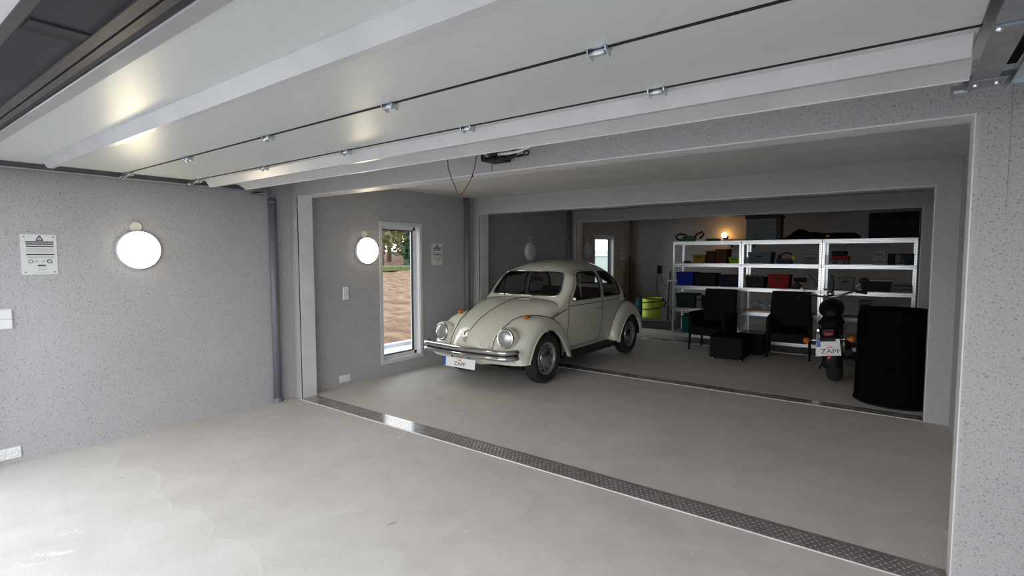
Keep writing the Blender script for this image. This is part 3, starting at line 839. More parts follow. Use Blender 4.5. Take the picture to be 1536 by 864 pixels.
# ---------------- fenders
def fender(sg, sc, zc, tab, yo, ra, n, name):
    ph = [t[0] for t in tab]; rows = []
    for f in np.linspace(ph[0], ph[-1], 64):
        rc = hermite(ph, [t[1] for t in tab], f); yi = hermite(ph, [t[2] for t in tab], f); rl = hermite(ph, [t[3] for t in tab], f) if len(tab[0]) > 3 else ra
        cf, sf = math.cos(math.radians(f)), math.sin(math.radians(f)); row = []
        for a in np.linspace(0, PI / 2, 22):
            c, s_ = max(0, math.cos(a)), math.sin(a); r = (c**n + s_**n) ** (-1 / n)
            y = yi + (yo - yi) * r * s_; rho = rl + (rc - rl) * r * c
            row.append((sg * y, sc - rho * cf, zc + rho * sf))
        for dy, dr in ((.004, -.010), (-.010, -.014), (-.035, -.010)):
            row.append((sg * (yo + dy), sc - (rl + dr) * cf, zc + (rl + dr) * sf))
        rows.append(row)
    b = MB(CARM); b.loft(rows, False, False, True)
    o = b.build(name, 'car', car)
    lp = MB(CARM); lp.tube([r[22] for r in rows], .008, 6); lp.build('wheel_arch_lip', 'car', o)
    pts = []
    for r in rows[3:-3]:
        for p, q in zip(r[:22], r[1:22]):
            s_, z_ = q[1], q[2]; T_ = sec(s_)[0] if -.69 < s_ < 2.98 else 0
            if z_ > T_ or abs(q[0]) > side_y(s_, z_) + .002: pts.append((q[0], q[1], q[2] + .003)); break
    pts = [tuple(np.mean([np.array(pts[max(0, min(len(pts) - 1, i + d))]) for d in (-1, 0, 1)], axis=0)) for i in range(len(pts))]
    bd = MB(CARM); bd.tube(pts, .005, 5); bd.build('fender_bead', 'seam', o)
    # dark inner liner
    li = MB(CARM); rr = []
    for f in np.linspace(-5, 185, 24):
        cf, sf = math.cos(math.radians(f)), math.sin(math.radians(f))
        rr.append([(sg * .44, sc - .335 * cf, zc + .335 * sf), (sg * (yo - .03), sc - .36 * cf, zc + .36 * sf)])
    li.loft(rr, False, False, True); li.build('wheel_well', 'black_matt', o)
    return o
FT = [(-1, .595, .19, .42), (15, .615, .16, .385), (28, .605, .16, .375), (45, .565, .20, .365), (70, .53, .33, .36), (95, .515, .42, .36), (125, .535, .53, .36), (150, .565, .565, .38), (172, .60, .59, .435), (186, .625, .60, .50)]
RT = [(-8, .555, .60, .47), (15, .55, .62, .40), (45, .535, .62, .355), (80, .52, .60, .335), (110, .53, .555, .335), (140, .565, .46, .345), (165, .575, .36, .365), (182, .55, .32, .39)]
ZW = .305
fl = fender(1, 0, ZW, FT, .735, .35, 2.35, 'front_fender'); fr = fender(-1, 0, ZW, FT, .735, .35, 2.35, 'front_fender')
fender(1, 2.40, ZW, RT, .75, .35, 2.4, 'rear_fender'); fender(-1, 2.40, ZW, RT, .75, .35, 2.4, 'rear_fender')
# front apron
rows = []
for y in np.linspace(-.62, .62, 26):
    k = abs(y) / .62
    rows.append([(y, -.665 + .12 * k**2.2, .47), (y, -.68 + .12 * k**2.2, .39), (y, -.665 + .11 * k**2.2, .30 + .03 * k), (y, -.60 + .09 * k**2, .27 + .03 * k)])
MB(CARM).loft(rows, False, False, True).build('front_apron', 'car', car)
# running boards, underbody
for sg in (1, -1):
    b = MB(CARM); b.prism([(.58, .29), (.735, .265), (.75, .235), (.735, .21), (.56, .215)], 'y', .56, 1.96)
    if sg < 0: b.v = [tuple((2 * CX - p[0], p[1], p[2])) for p in b.v]
    r = b.build('running_board', 'black_rubber', car)
b = MB(CARM); b.box(-.56, .56, -.30, 2.8, .19, .30); b.build('underbody', 'black_matt', car)
# ---------------- headlamps, indicators
for sg, pf in ((1, fl), (-1, fr)):
    c = Vector((CX + sg * .502, CY - .565, .60)); d = Vector((sg * .10, -1, .10)).normalized()
    o = MB().lathe(c, d, [(.114, -.12), (.114, -.01), (.110, .008), (.100, .014), (.092, .008)], 32).build('headlamp_ring', 'chrome', pf)
    MB().lathe(c, d, [(.094, .006), (.075, .015), (.04, .021), (0, .023)], 32).build('headlamp_lens', 'lens', o)
    MB().lathe(c, d, [(.126, -.10), (.126, -.03), (.115, -.012)], 32).build('headlamp_bucket', 'car', o)
    b = MB(CARM); x = sg * .525; zt = .795
    b.ball((x, -.13, zt + .014), (.032, .07, .022)); o = b.build('indicator_base', 'chrome', pf)
    b = MB(CARM); b.ball((x, -.175, zt + .016), (.030, .055, .026)); b.build('indicator_lens', 'amber', o)
# ---------------- bumper
def bumper(sc, sgn, z0, name, half=.70):
    path = []
    for t in np.linspace(-1, 1, 41):
        y = half * t; k = abs(t); path.append((y, sc + sgn * (.055 * k**2 + .13 * max(0, k - .86) ** 1.3 / .14 ** 1.3 * 1.0), z0))
    def bar(za, zb, thick, off):
        rings = []
        for i, (y, s, z) in enumerate(path):
            a = path[max(i - 1, 0)]; b_ = path[min(i + 1, len(path) - 1)]
            d = Vector((b_[0] - a[0], b_[1] - a[1], 0)).normalized(); nr = Vector((d.y, -d.x, 0)) * -sgn * -1
            if nr.y * sgn > 0: nr = -nr
            p = Vector((y, s, 0)) + nr * off; rg = []
            for k in range(10):
                a_ = 2 * PI * k / 10
                rg.append(p + nr * thick * math.cos(a_) + Vector((0, 0, (za + zb) / 2 + (zb - za) / 2 * math.sin(a_))))
            rings.append(rg)
        return MB(CARM).loft(rings, True, True, True)
    o = bar(z0 - .035, z0 + .035, .012, 0).build(name, 'black_rubber', car)
    bar(z0 + .004, z0 + .062, .026, .006).build('upper_chrome', 'chrome', o)
    bar(z0 - .062, z0 - .010, .026, .006).build('lower_chrome', 'chrome', o)
    b = MB(CARM)
    for sg in (1, -1): b.tube([(sg * .33, sc + .0, z0), (sg * .33, sc + sgn * .16, z0 - .02)], .018, 8)
    b.build('bumper_iron', 'black', o)
    return o
bumper(-.775, 1, .435, 'front_bumper')
bumper(3.03, -1, .445, 'rear_bumper', .62)
def number_plate(mx, w_, h_, parent, size, nm='number_plate', dy=0.):
    """plate in local x (right), z (up), facing -Y"""
    b = MB(mx); b.box(-w_ / 2, w_ / 2, -.004, .004, -h_ / 2, h_ / 2, .003); p = b.build(nm, 'num_white', parent)
    bw, bh = (w_ * .085, h_ * .94) if w_ > 2.6 * h_ else (w_ * .17, h_ * .42)
    z0 = -h_ * .47 if w_ > 2.6 * h_ else h_ * .47 - bh
    b = MB(mx); b.box(-w_ / 2 + .004, -w_ / 2 + .004 + bw, -.0052, -.0042, z0, z0 + bh); b.build('blue_band', 'num_blue', p)
    vs, fs = text_mesh('ZAPF', size); xo = bw * .45
    b = MB(mx @ Matrix.Translation((xo, -.0048, -h_ * .13 + dy)) @ Matrix.Diagonal((1.22, 1, 1, 1)) @ FACE_S); b.add(vs, fs); b.build('lettering', 'ink', p)
    # red roof-shaped emblem above the letters
    e = size * .95; zz = -h_ * .13 + dy + size * .52
    up = [(-e * .62, 0), (-e * .35, e * .20), (-e * .05, e * .30), (e * .25, e * .24), (e * .62, e * .02), (e * .30, e * .13), (e * .12, e * .05), (-e * .10, e * .14), (-e * .35, e * .06)]
    b = MB(mx); b.prism([(xo + p_[0], zz + p_[1]) for p_ in up], 'y', -.0054, -.0046); b.build('emblem', 'red', p)
    return p
number_plate(CARM @ Matrix.Translation((0, -.80, .30)) @ Matrix.Rotation(-.12, 4, 'X'), .50, .112, car, .066)
b = MB(CARM)
for sg in (1, -1): b.tube([(sg * .13, -.79, .345), (sg * .13, -.74, .40)], .008, 6)
b.build('plate_bracket', 'black', car)
# ---------------- wheels
def wheel(x, s, sg):
    c = Vector((CX + x, CY + s, ZW + .002)); ax = Vector((sg, 0, 0)); R_ = ZW
    prof = [(.19, -.06), (.215, -.075), (.265, -.082), (.295, -.070), (R_ - .001, -.050), (R_, 0), (R_ - .001, .050), (.295, .070), (.265, .082), (.215, .075), (.192, .06)]
    t = MB().lathe(c, ax, prof, 44).build('wheel', 'tyre', car)
    gr = MB()
    for o_ in (-.03, 0, .03): gr.lathe(c, ax, [(R_ + .0005, o_ - .003), (R_ + .0012, o_), (R_ + .0005, o_ + .003)], 44)
    gr.build('tread_groove', 'black_rubber', t)
    r = MB().lathe(c, ax, [(.196, .06), (.199, .072), (.190, .074), (.180, .058), (.168, .038), (.150, .034), (.132, .040), (.122, .046), (.118, .030)], 44); r.build('rim', 'rim', t)
    MB().lathe(c, ax, [(.122, .036), (.120, .052), (.112, .060), (.095, .068), (.06, .077), (.03, .080), (0, .081)], 40).build('hubcap', 'chrome_dull', t)
    sl = MB()
    for k in range(10):
        a = 2 * PI * k / 10
        for e in (-1, 1): pass
        cc = c + ax * .0395 + Vector((0, math.cos(a), math.sin(a))) * .152
        tg = Vector((0, -math.sin(a), math.cos(a))); rd = Vector((0, math.cos(a), math.sin(a)))
        pts = [cc + tg * .022 + rd * .006, cc + tg * .018 + rd * .013, cc - tg * .018 + rd * .013, cc - tg * .022 + rd * .006, cc - tg * .018 - rd * .010, cc + tg * .018 - rd * .010]
        sl.add(pts, [(0, 1, 2, 3, 4, 5)])
    sl.build('rim_slots', 'seam', t)['kind'] = 'stuff'
for s in (0, 2.40):
    wheel(.64, s, 1); wheel(-.64, s, -1)
# ---------------- mirror, interior
yy = side_y(.66, .95)
b = MB(CARM); b.tube([(yy - .01, .64, .95), (yy + .04, .63, .965), (yy + .06, .63, .975)], .006, 6); o = b.build('mirror_arm', 'chrome', dl)
b = MB(CARM); b.ball((yy + .068, .63, .98), (.034, .014, .028)); b.build('mirror', 'chrome', o)
b = MB(CARM)
for x0 in (-.55, .07):
    b.box(x0, x0 + .48, 1.15, 1.75, .36, .58, .05)
    b.prism([(1.60, .52), (1.72, .52), (1.86, 1.03), (1.82, 1.06), (1.77, 1.04)], 'x', x0 + .02, x0 + .46)
b.box(-.56, .56, 2.05, 2.5, .4, .62, .05); b.prism([(2.42, .6), (2.55, .6), (2.68, .90), (2.6, .93)], 'x', -.5, .5)
b.build('seats', 'interior', car)
b = MB(CARM); b.prism([(.47, .80), (.62, .80), (.64, .93), (.60, .965), (.50, .97)], 'x', -.57, .57); b.build('dashboard', 'black', car)
b = MB(CARM); sc_ = Vector((.32, .90, .93)); n_ = Vector((0, -.75, -.55)).normalized(); u_ = Vector((1, 0, 0)); v_ = n_.cross(u_)
b.tube([sc_ + (u_ * math.cos(k * PI / 14) + v_ * math.sin(k * PI / 14)) * .19 for k in range(28)], .011, 6, True)
b.tube([sc_ - u_ * .19, sc_ + n_ * .04, sc_ + u_ * .19], .010, 6); b.tube([sc_, sc_ + n_ * .25], .02, 8); b.build('steering_wheel', 'black', car)
b = MB(CARM); b.box(-.11, .11, .80, .82, 1.19, 1.245, .01); b.tube([(0, .81, 1.24), (0, .80, 1.30)], .006, 6); b.build('rear_view_mirror', 'black', car)
# ================================================================== METAL SHELVING
SX = [-3.27, -2.103, -.936, .231]
SY0, SY1 = 9.30, 9.84
LV = [.145, .60, 1.0, 1.40, 1.79]
def shelf_unit(x0, x1, label):
    t = thing('shelf_unit', label, 'shelf', (x0, SY0, 0), 'galvanised shelf units')
    x0 += .003; x1 -= .003; pw = .034
    for xa, xb, cx in ((x0, x0 + pw, 0), (x1 - pw, x1, 1)):
        for ya, yb in ((SY0, SY0 + .003), (SY1 - .003, SY1)):
            b = MB(); b.box(xa, xb, ya, yb, .0, LV[-1])
            xo = xa if cx == 0 else xb - .003
            b.box(xo, xo + .003, min(ya, SY1 - pw) if ya > 9.5 else SY0, SY1 if ya > 9.5 else SY0 + pw, 0, LV[-1])
            p = b.build('post', 'galv', t)
            if ya < 9.5:
                h = MB()
                for k in range(43):
                    z = .06 + k * .04; xm = (xa + xb) / 2 + (.006 if cx == 0 else -.006)
                    h.add([(xm - .0045, ya - .0006, z), (xm + .0045, ya - .0006, z), (xm + .003, ya - .0006, z + .016), (xm - .003, ya - .0006, z + .016)], [(0, 1, 2, 3)])
                h.build('post_slots', 'seam', p)['kind'] = 'stuff'
    for z in LV:
        for sgn, yf in ((1, SY0 - .004), (-1, SY1 + .004)):
            # ridged beam profile (y,z)
            pr = [(0, -.06), (.0, -.052), (-.010, -.046), (-.010, -.036), (-.002, -.031), (-.002, -.027), (-.010, -.022), (-.010, -.012), (0, -.004), (0, 0), (.012, 0), (.012, -.06)]
            b = MB(); b.prism([(yf + sgn * p, z + q) for p, q in pr], 'x', x0 + .004, x1 - .004); b.build('beam', 'galv', t)
        for xa in (x0, x1 - .012):
            MB().box(xa, xa + .012, SY0 + .004, SY1 - .004, z - .055, z - .002).build('side_beam', 'galv', t)
        MB().box(x0 + .014, x1 - .014, SY0 + .012, SY1 - .012, z - .012, z - .002).build('shelf_board', 'chipboard', t)
    return t
u0 = shelf_unit(SX[0], SX[1], 'left galvanised shelf unit of three, with blue and teal crates')
dup(u0, (SX[1], SY0, 0), 'middle galvanised shelf unit of three, holding the red crate')
dup(u0, (SX[2], SY0, 0), 'right galvanised shelf unit of three, behind the motorcycle')

def yx(px, y=9.40):     # helper: lateral position seen along a view column at depth y
    d = _f + _r2 * (px - 768) / FPX
    return d.x / d.y * y
def C(name, base, v=.12, **k): return noisy(name, tuple(c * (1 - v) for c in base), tuple(min(1, c * (1 + v)) for c in base), 8, k.pop('rough', .6), spec=k.pop('spec', .15), **k)
PM = {k: C(k + '_plastic', tuple(x * .42 for x in c)) for k, c in dict(blue=(.012, .03, .55), navy=(.012, .016, .06), black=(.010, .010, .011), red=(.55, .010, .022), teal=(.008, .17, .17), green=(.35, .75, .03),
      dkgreen=(.012, .05, .035), brown=(.16, .04, .016), maroon=(.07, .016, .012), mustard=(.5, .29, .035), grey=(.26, .26, .27), pale=(.46, .46, .47), clear=(.16, .22, .24), purple=(.07, .05, .13), dark=(.03, .03, .032)).items()}
def crate(px0, px1, lv, h, m, name, label, d=.34, y=9.36, ribs=True, lid=None, cat='crate', group='boxes and crates on the shelves', handle=True):
    x0, x1 = yx(px0, y), yx(px1, y); z = LV[lv] - .002
    t = thing(name, label, cat, ((x0 + x1) / 2, y + d / 2, z), group)
    b = MB(); tp = .012; hb = h - (.03 if lid else 0)
    n = 4
    th = .006
    # tapered open tub: outer and inner walls, floor
    ob = [(x0 + tp, y + tp), (x1 - tp, y + tp), (x1 - tp, y + d - tp), (x0 + tp, y + d - tp)]; ot = [(x0, y), (x1, y), (x1, y + d), (x0, y + d)]
    it = [(x0 + th, y + th), (x1 - th, y + th), (x1 - th, y + d - th), (x0 + th, y + d - th)]; ib = [(p[0] + (th if k in (0, 3) else -th), p[1] + (th if k < 2 else -th)) for k, p in enumerate(ob)]
    vs = [(p[0], p[1], z) for p in ob] + [(p[0], p[1], z + hb) for p in ot] + [(p[0], p[1], z + hb) for p in it] + [(p[0], p[1], z + th) for p in ib]
    fs = [(0, 1, 2, 3)]
    for r in range(3):
        for k in range(4): fs.append((r * 4 + k, r * 4 + (k + 1) % 4, r * 4 + 4 + (k + 1) % 4, r * 4 + 4 + k))
    fs.append((12, 13, 14, 15)); b.add(vs, fs)
    b.build('tub', m, t)
    b = MB(); b.box(x0 - .006, x1 + .006, y - .007, y + .001, z + hb - .022, z + hb); b.box(x0 - .006, x0 + .001, y, y + d, z + hb - .022, z + hb); b.box(x1 - .001, x1 + .006, y, y + d, z + hb - .022, z + hb); b.box(x0 - .006, x1 + .006, y + d - .001, y + d + .006, z + hb - .022, z + hb); b.build('rim', m, t)
    if ribs:
        b = MB()
        for k in range(4):
            x = x0 + .03 + (x1 - x0 - .06) * k / 3; b.box(x - .005, x + .005, y - .002, y + .012, z + .02, z + hb - .025)
        b.build('ribs', m, t)['kind'] = 'stuff'
    if handle: MB().box((x0 + x1) / 2 - .05, (x0 + x1) / 2 + .05, y - .001, y + .006, z + hb * .66, z + hb * .78, .003).build('grip', 'seam' if m != PM['black'] else PM['dark'], t)
    if lid: MB().box(x0 - .008, x1 + .008, y - .008, y + d + .008, z + hb, z + h, .01).build('lid', lid, t)
    return t
# left unit
crate(1038, 1057, 3, .155, PM['mustard'], 'storage_box', 'mustard yellow box on second shelf from top of left unit', .25, ribs=False, cat='box')
crate(1058, 1071, 3, .22, PM['maroon'], 'storage_box', 'dark maroon box between mustard box and brown crate', .3, ribs=False, cat='box')
crate(1072, 1089, 3, .25, PM['brown'], 'crate', 'reddish brown crate beside the bright green box')
crate(1092, 1109, 3, .115, PM['green'], 'storage_box', 'bright green low box at right end of left unit', .22, ribs=False, cat='box')
crate(1014, 1039.5, 2, .24, PM['blue'], 'crate', 'bright blue crate at left end below the mustard box')
crate(1042, 1073, 2, .23, PM['black'], 'crate', 'black crate right of the bright blue crate')
crate(1078, 1108, 2, .21, PM['navy'], 'storage_box', 'dark navy lidded box at right end of the blue crate row', .34, lid=PM['dark'], cat='box')
crate(1014, 1043, 1, .25, PM['dkgreen'], 'crate', 'dark green ribbed crate below the bright blue crate')
crate(1023, 1052, 0, .30, PM['teal'], 'crate', 'teal crate on the lowest shelf of left unit')
t = thing('carton', 'pale grey narrow carton right of the dark green crate', 'box', (yx(1049), 9.45, LV[1]), 'boxes and crates on the shelves')
MB().box(yx(1045), yx(1053), 9.38, 9.58, LV[1] - .002, LV[1] + .225, .004).build('body', PM['grey'], t)
MB().box(yx(1045) - .002, yx(1053) + .002, 9.379, 9.581, LV[1] + .14, LV[1] + .16).build('tape', PM['dark'], t)
t = thing('tool_roll', 'flat dark tool lying left of the mustard yellow box', 'tool', (yx(1030), 9.5, LV[3]))
MB().box(yx(1024), yx(1037), 9.4, 9.5, LV[3] - .002, LV[3] + .02, .008).build('body', 'black', t)
MB().cyl((yx(1024), 9.45, LV[3] + .03), (yx(1033), 9.45, LV[3] + .03), .012).build('handle', PM['dark'], t)
# middle unit
crate(1121, 1155, 3, .20, PM['clear'], 'storage_box', 'bluish clear lidded box in the middle unit top row', .36, lid=C('pale_blue_lid', (.12, .16, .18)), cat='box')
crate(1163, 1185, 3, .085, PM['purple'], 'basket', 'small purple basket holding black headphones', .26, cat='basket')
t = thing('ear_defenders', 'black ear defenders with yellow rim lying in the purple basket', 'ear defenders', (yx(1178), 9.5, LV[3] + .08))
xm = yx(1178, 9.46)
MB().tube([(xm + .11 * math.cos(a), 9.46, LV[3] + .09 + .09 * math.sin(a)) for a in np.linspace(.1, PI - .1, 14)], .012, 8).build('headband', 'black', t)
for sg in (1, -1): MB().lathe((xm + sg * .10, 9.46, LV[3] + .10), (sg, 0, 0), [(0, -.02), (.045, -.02), (.05, 0), (.045, .02), (0, .025)], 18).build('ear_cup', 'black' if sg < 0 else C('yellow_green_rim', (.5, .55, .05)), t)
crate(1203, 1228, 3, .155, PM['grey'], 'storage_box', 'pale grey lidded box at right end of middle unit', .3, lid=PM['pale'], ribs=False, cat='box')
crate(1118, 1146, 2, .18, PM['dark'], 'crate', 'dark open crate with beige bundles left of the red crate')
for k in range(4):
    x = yx(1122 + k * 6.2, 9.45); b = MB(); b.ball((x, 9.46, LV[2] + .17), (.04, .1, .045), 10, 6)
    tag(b.build('bundle', C('beige_bundle%d' % k, (.20, .18, .13)), None, (x, 9.46, LV[2] + .13)), ['first beige bundle from the left in the dark open crate', 'second beige bundle from the left in the dark open crate', 'third beige bundle from the left in the dark open crate', 'fourth beige bundle from the left in the dark open crate'][k], 'bundle', 'beige bundles')
crate(1151, 1183, 2, .225, PM['red'], 'crate', 'bright red crate in the middle shelf unit', .36)
t = thing('power_drill', 'dark cordless drill with orange collar right of the red crate', 'drill', (yx(1203), 9.45, LV[2]))
xm = yx(1203, 9.42)
MB().cyl((xm - .12, 9.42, LV[2] + .15), (xm + .06, 9.42, LV[2] + .15), .032, .036).build('motor_body', 'black', t)
MB().cyl((xm + .06, 9.42, LV[2] + .15), (xm + .10, 9.42, LV[2] + .15), .026, .016).build('chuck', C('orange_collar', (.45, .14, .02)), t)
MB().prism([(xm - .10, LV[2] + .13), (xm - .04, LV[2] + .13), (xm - .05, LV[2] + .05), (xm - .11, LV[2] + .05)], 'y', 9.40, 9.44).build('grip', 'black', t)
MB().box(xm - .14, xm - .02, 9.38, 9.46, LV[2] - .002, LV[2] + .05, .008).build('battery', PM['dark'], t)
b = MB(); b.tube([(yx(1212), 9.40, LV[2] + .25), (yx(1231), 9.42, LV[2] + .012)], .011, 8)
tag(b.build('garden_stick', PM['grey'], None, (yx(1222), 9.41, LV[2])), 'slanting grey stick leaning beside the cordless drill', 'stick')
t = thing('cloth_bundle', 'pale crumpled cloth bundle on the third shelf of middle unit', 'cloth', (yx(1144), 9.45, LV[1] + .02))
b = MB()
for k in range(7): b.ball((yx(1133 + 4 * k, 9.45), 9.45 + random.uniform(-.05, .05), LV[1] + .09 + random.uniform(-.015, .05)), (.055, .07, .05), 10, 6)
b.build('folds', C('pale_cloth', (.26, .26, .27)), t)['kind'] = 'stuff'
MB().box(yx(1129, 9.45), yx(1160, 9.45), 9.38, 9.54, LV[1] + .018, LV[1] + .055, .02).build('base_fold', C('pale_cloth_base', (.20, .20, .21)), t)
b = MB(); b.box(yx(1120), yx(1175), 9.34, 9.60, LV[1] - .002, LV[1] + .02); tag(b.build('board', 'wood_pale', None, (yx(1150), 9.45, LV[1])), 'narrow wooden board under the cloth bundle', 'board')
# right unit
for px0, px1, za, zb, m, lb in ((1246, 1271, 0, .07, 'grey', 'grey flat case at the bottom of the stack under the red case'), (1246, 1272, .071, .135, 'red', 'red flat case in the middle of its stack, right unit'), (1245, 1268, .136, .21, 'black', 'black case on top of the red case')):
    x0, x1 = yx(px0, 9.38), yx(px1, 9.38); t = thing('tool_case', lb, 'case', ((x0 + x1) / 2, 9.5, LV[3] + za), 'flat tool cases')
    MB().box(x0, x1, 9.38, 9.66, LV[3] - .002 + za, LV[3] + zb - .002, .012).build('body', PM[m], t)
    for k in (.25, .75): MB().box(x0 + (x1 - x0) * k - .015, x0 + (x1 - x0) * k + .015, 9.373, 9.381, LV[3] + (za + zb) / 2 - .012, LV[3] + (za + zb) / 2 + .012, .002).build('latch', PM['dark'], t)
for k, (za, zb, lb) in enumerate(((0, .105, 'lower pale box of the two stacked on the right unit'), (.106, .215, 'upper pale box of the two stacked on the right unit'))):
    x0, x1 = yx(1307, 9.38), yx(1328 - 2 * k, 9.38); t = thing('pale_box', lb, 'box', ((x0 + x1) / 2, 9.48, LV[3] + za), 'pale stacked boxes')
    MB().box(x0, x1, 9.38, 9.6, LV[3] - .002 + za, LV[3] + zb - .002, .006).build('body', PM['pale'], t)
    MB().box(x0 + .01, x1 - .03, 9.378, 9.381, LV[3] + za + .03, LV[3] + za + .06).build('label', PM['grey'], t)
for k, (px, lb) in enumerate(((1336, 'left grey tin right of the stacked pale boxes'), (1346, 'right grey tin beside the dark blue box'))):
    x = yx(px, 9.45); t = thing('tin', lb, 'tin', (x, 9.45, LV[3]), 'grey tins')
    MB().lathe((x, 9.45, LV[3] - .002), (0, 0, 1), [(0, 0), (.05, 0), (.05, .15), (.047, .155)], 20).build('can', PM['dark' if k == 0 else 'grey'], t)
    MB().lathe((x, 9.45, LV[3] + .153), (0, 0, 1), [(.052, 0), (.052, .012), (0, .014)], 20).build('lid', PM['dark'], t)
crate(1353, 1374, 3, .17, PM['navy'], 'storage_box', 'dark blue box at the right end of right unit', .3, ribs=False, cat='box')
x = yx(1247, 9.42); t = thing('bottle', 'pale narrow bottle at left end of right unit second row', 'bottle', (x, 9.42, LV[2]))
MB().lathe((x, 9.42, LV[2] - .002), (0, 0, 1), [(0, 0), (.036, 0), (.036, .15), (.014, .185), (.014, .20)], 18).build('body', PM['grey'], t)
MB().lathe((x, 9.42, LV[2] + .195), (0, 0, 1), [(.017, 0), (.017, .025), (0, .026)], 14).build('cap', PM['dark'], t)
crate(1257, 1280, 2, .20, PM['grey'], 'storage_box', 'light grey open tub right of the pale bottle', .28, ribs=False, cat='box')
crate(1291, 1338, 2, .19, PM['dark'], 'tool_box', 'long dark tool box with silver lid edge on right unit', .32, ribs=False, lid=C('silver_lid', (.3, .3, .31)), cat='tool box')
for k, lb in enumerate(('lower grey tray of two at the right unit end', 'upper grey tray of two at the right unit end')):
    x0, x1 = yx(1341, 9.38), yx(1369, 9.38); b = MB(); b.box(x0, x1, 9.38, 9.66, LV[2] + .052 * k, LV[2] + .052 * k + .045, .008)
    tag(b.build('tray', PM['grey'], None, ((x0 + x1) / 2, 9.5, LV[2] + .052 * k)), lb, 'tray', 'grey trays')
x0, x1 = yx(1289, 9.38), yx(1308, 9.38); t = thing('carton', 'grey carton on the third shelf behind the handlebar', 'box', ((x0 + x1) / 2, 9.5, LV[1]))
MB().box(x0, x1, 9.40, 9.6, LV[1] - .002, LV[1] + .26, .004).build('body', PM['grey'], t); MB().box(x0 + .02, x1 - .02, 9.398, 9.401, LV[1] + .1, LV[1] + .2).build('label', PM['dark'], t)
# on top of the shelving
ZT = LV[4] - .002
t = thing('hedge_trimmer', 'green garden power tool with black loop handles on top left of shelving', 'power tool', (yx(1028, 9.5), 9.5, ZT))
x0 = yx(1013, 9.5)
MB().box(x0 + .12, x0 + .36, 9.42, 9.56, ZT, ZT + .10, .03).build('motor_housing', C('tool_green', (.045, .11, .06)), t)
MB().tube([(x0 + .10 + .10 * math.cos(a), 9.49, ZT + .085 + .055 * math.sin(a)) for a in np.linspace(0, 2 * PI, 16, endpoint=False)], .016, 8, True).build('rear_handle', 'black', t)
MB().tube([(x0 + .33, 9.49, ZT + .06), (x0 + .37, 9.49, ZT + .13), (x0 + .47, 9.49, ZT + .17), (x0 + .50, 9.49, ZT + .13), (x0 + .43, 9.49, ZT + .05)], .017, 8).build('front_handle', 'black', t)
MB().box(x0 + .36, x0 + .62, 9.475, 9.505, ZT + .002, ZT + .022).build('blade', 'galv_grey', t)
b = MB(); b.ball((yx(1068, 9.5), 9.5, ZT + .025), (.14, .08, .03)); tag(b.build('garden_glove', C('glove', (.05, .05, .04)), None, (yx(1068, 9.5), 9.5, ZT)), 'dark crumpled glove on shelving top left of the green-grey box', 'glove')
t = thing('fabric_box', 'tall grey-green fabric box with black lid on middle shelving top', 'box', (yx(1145, 9.5), 9.55, ZT))
x0, x1 = yx(1119, 9.5), yx(1169, 9.5)
MB().box(x0, x1, 9.40, 9.72, ZT, ZT + .385, .008).build('body', noisy('grey_green_fabric', (.05, .065, .06), (.10, .12, .11), 5, .7, stretch=(.7, 1, 3)), t)
MB().box(x0 - .022, x1 + .015, 9.385, 9.735, ZT + .36, ZT + .42, .012).build('lid', 'black', t)
MB().box(x1 - .06, x1 + .006, 9.392, 9.40, ZT, ZT + .36).build('side_strap', 'black', t)
t = thing('holdall', 'long black holdall with orange tag lying on the shelving top', 'bag', (yx(1230, 9.5), 9.55, ZT))
x0, x1 = yx(1173, 9.5), yx(1287, 9.5)
rings = []
for k in range(15):
    u = k / 14; x = x0 + (x1 - x0) * u; hh = .07 + .11 * math.exp(-((u - .22) / .16) ** 2) + .035 * (u > .4); hh *= min(1, .35 + 4 * u, .55 + 6 * (1 - u))
    rings.append([(x, 9.55 + .15 * math.cos(a), ZT + hh * .5 + hh * .5 * math.sin(a)) for a in np.linspace(0, 2 * PI, 14, endpoint=False)])
MB().loft(rings).build('bag_body', 'cover', t)
MB().box(yx(1236, 9.4), yx(1241, 9.4), 9.395, 9.402, ZT + .03, ZT + .07).build('tag', C('orange_tag', (.40, .18, .02)), t)
MB().tube([(yx(1200, 9.4), 9.41, ZT + .06), (yx(1215, 9.4), 9.385, ZT + .02), (yx(1230, 9.4), 9.41, ZT + .06)], .008, 6).build('strap', 'black', t)
t = thing('flat_case', 'large flat black case standing on right end of shelving top', 'case', (yx(1335, 9.5), 9.5, ZT))
x0, x1 = yx(1299, 9.45), yx(1374, 9.45)
MB().box(x0, x1, 9.45, 9.60, ZT, ZT + .385, .012).build('shell', 'black_matt', t)
MB().tube([(x0 + .22, 9.44, ZT + .08), (x0 + .24, 9.425, ZT + .11), (x0 + .34, 9.425, ZT + .11), (x0 + .36, 9.44, ZT + .08)], .008, 6).build('handle', PM['dark'], t)
MB().box(x0 + .004, x1 - .004, 9.442, 9.45, ZT + .18, ZT + .19).build('rim_strip', PM['dark'], t)
t = thing('black_roll', 'black roll lying at the far right of shelving top', 'roll', (.20, 9.66, ZT))
MB().cyl((.19, 9.32, ZT + .048), (.19, 9.80, ZT + .048), .045, n=20).build('roll', 'black_matt', t)
MB().lathe((.19, 9.315, ZT + .048), (0, -1, 0), [(.046, -.02), (.046, .002), (.02, .003), (.02, -.01)], 20).build('end_cap', PM['dark'], t)

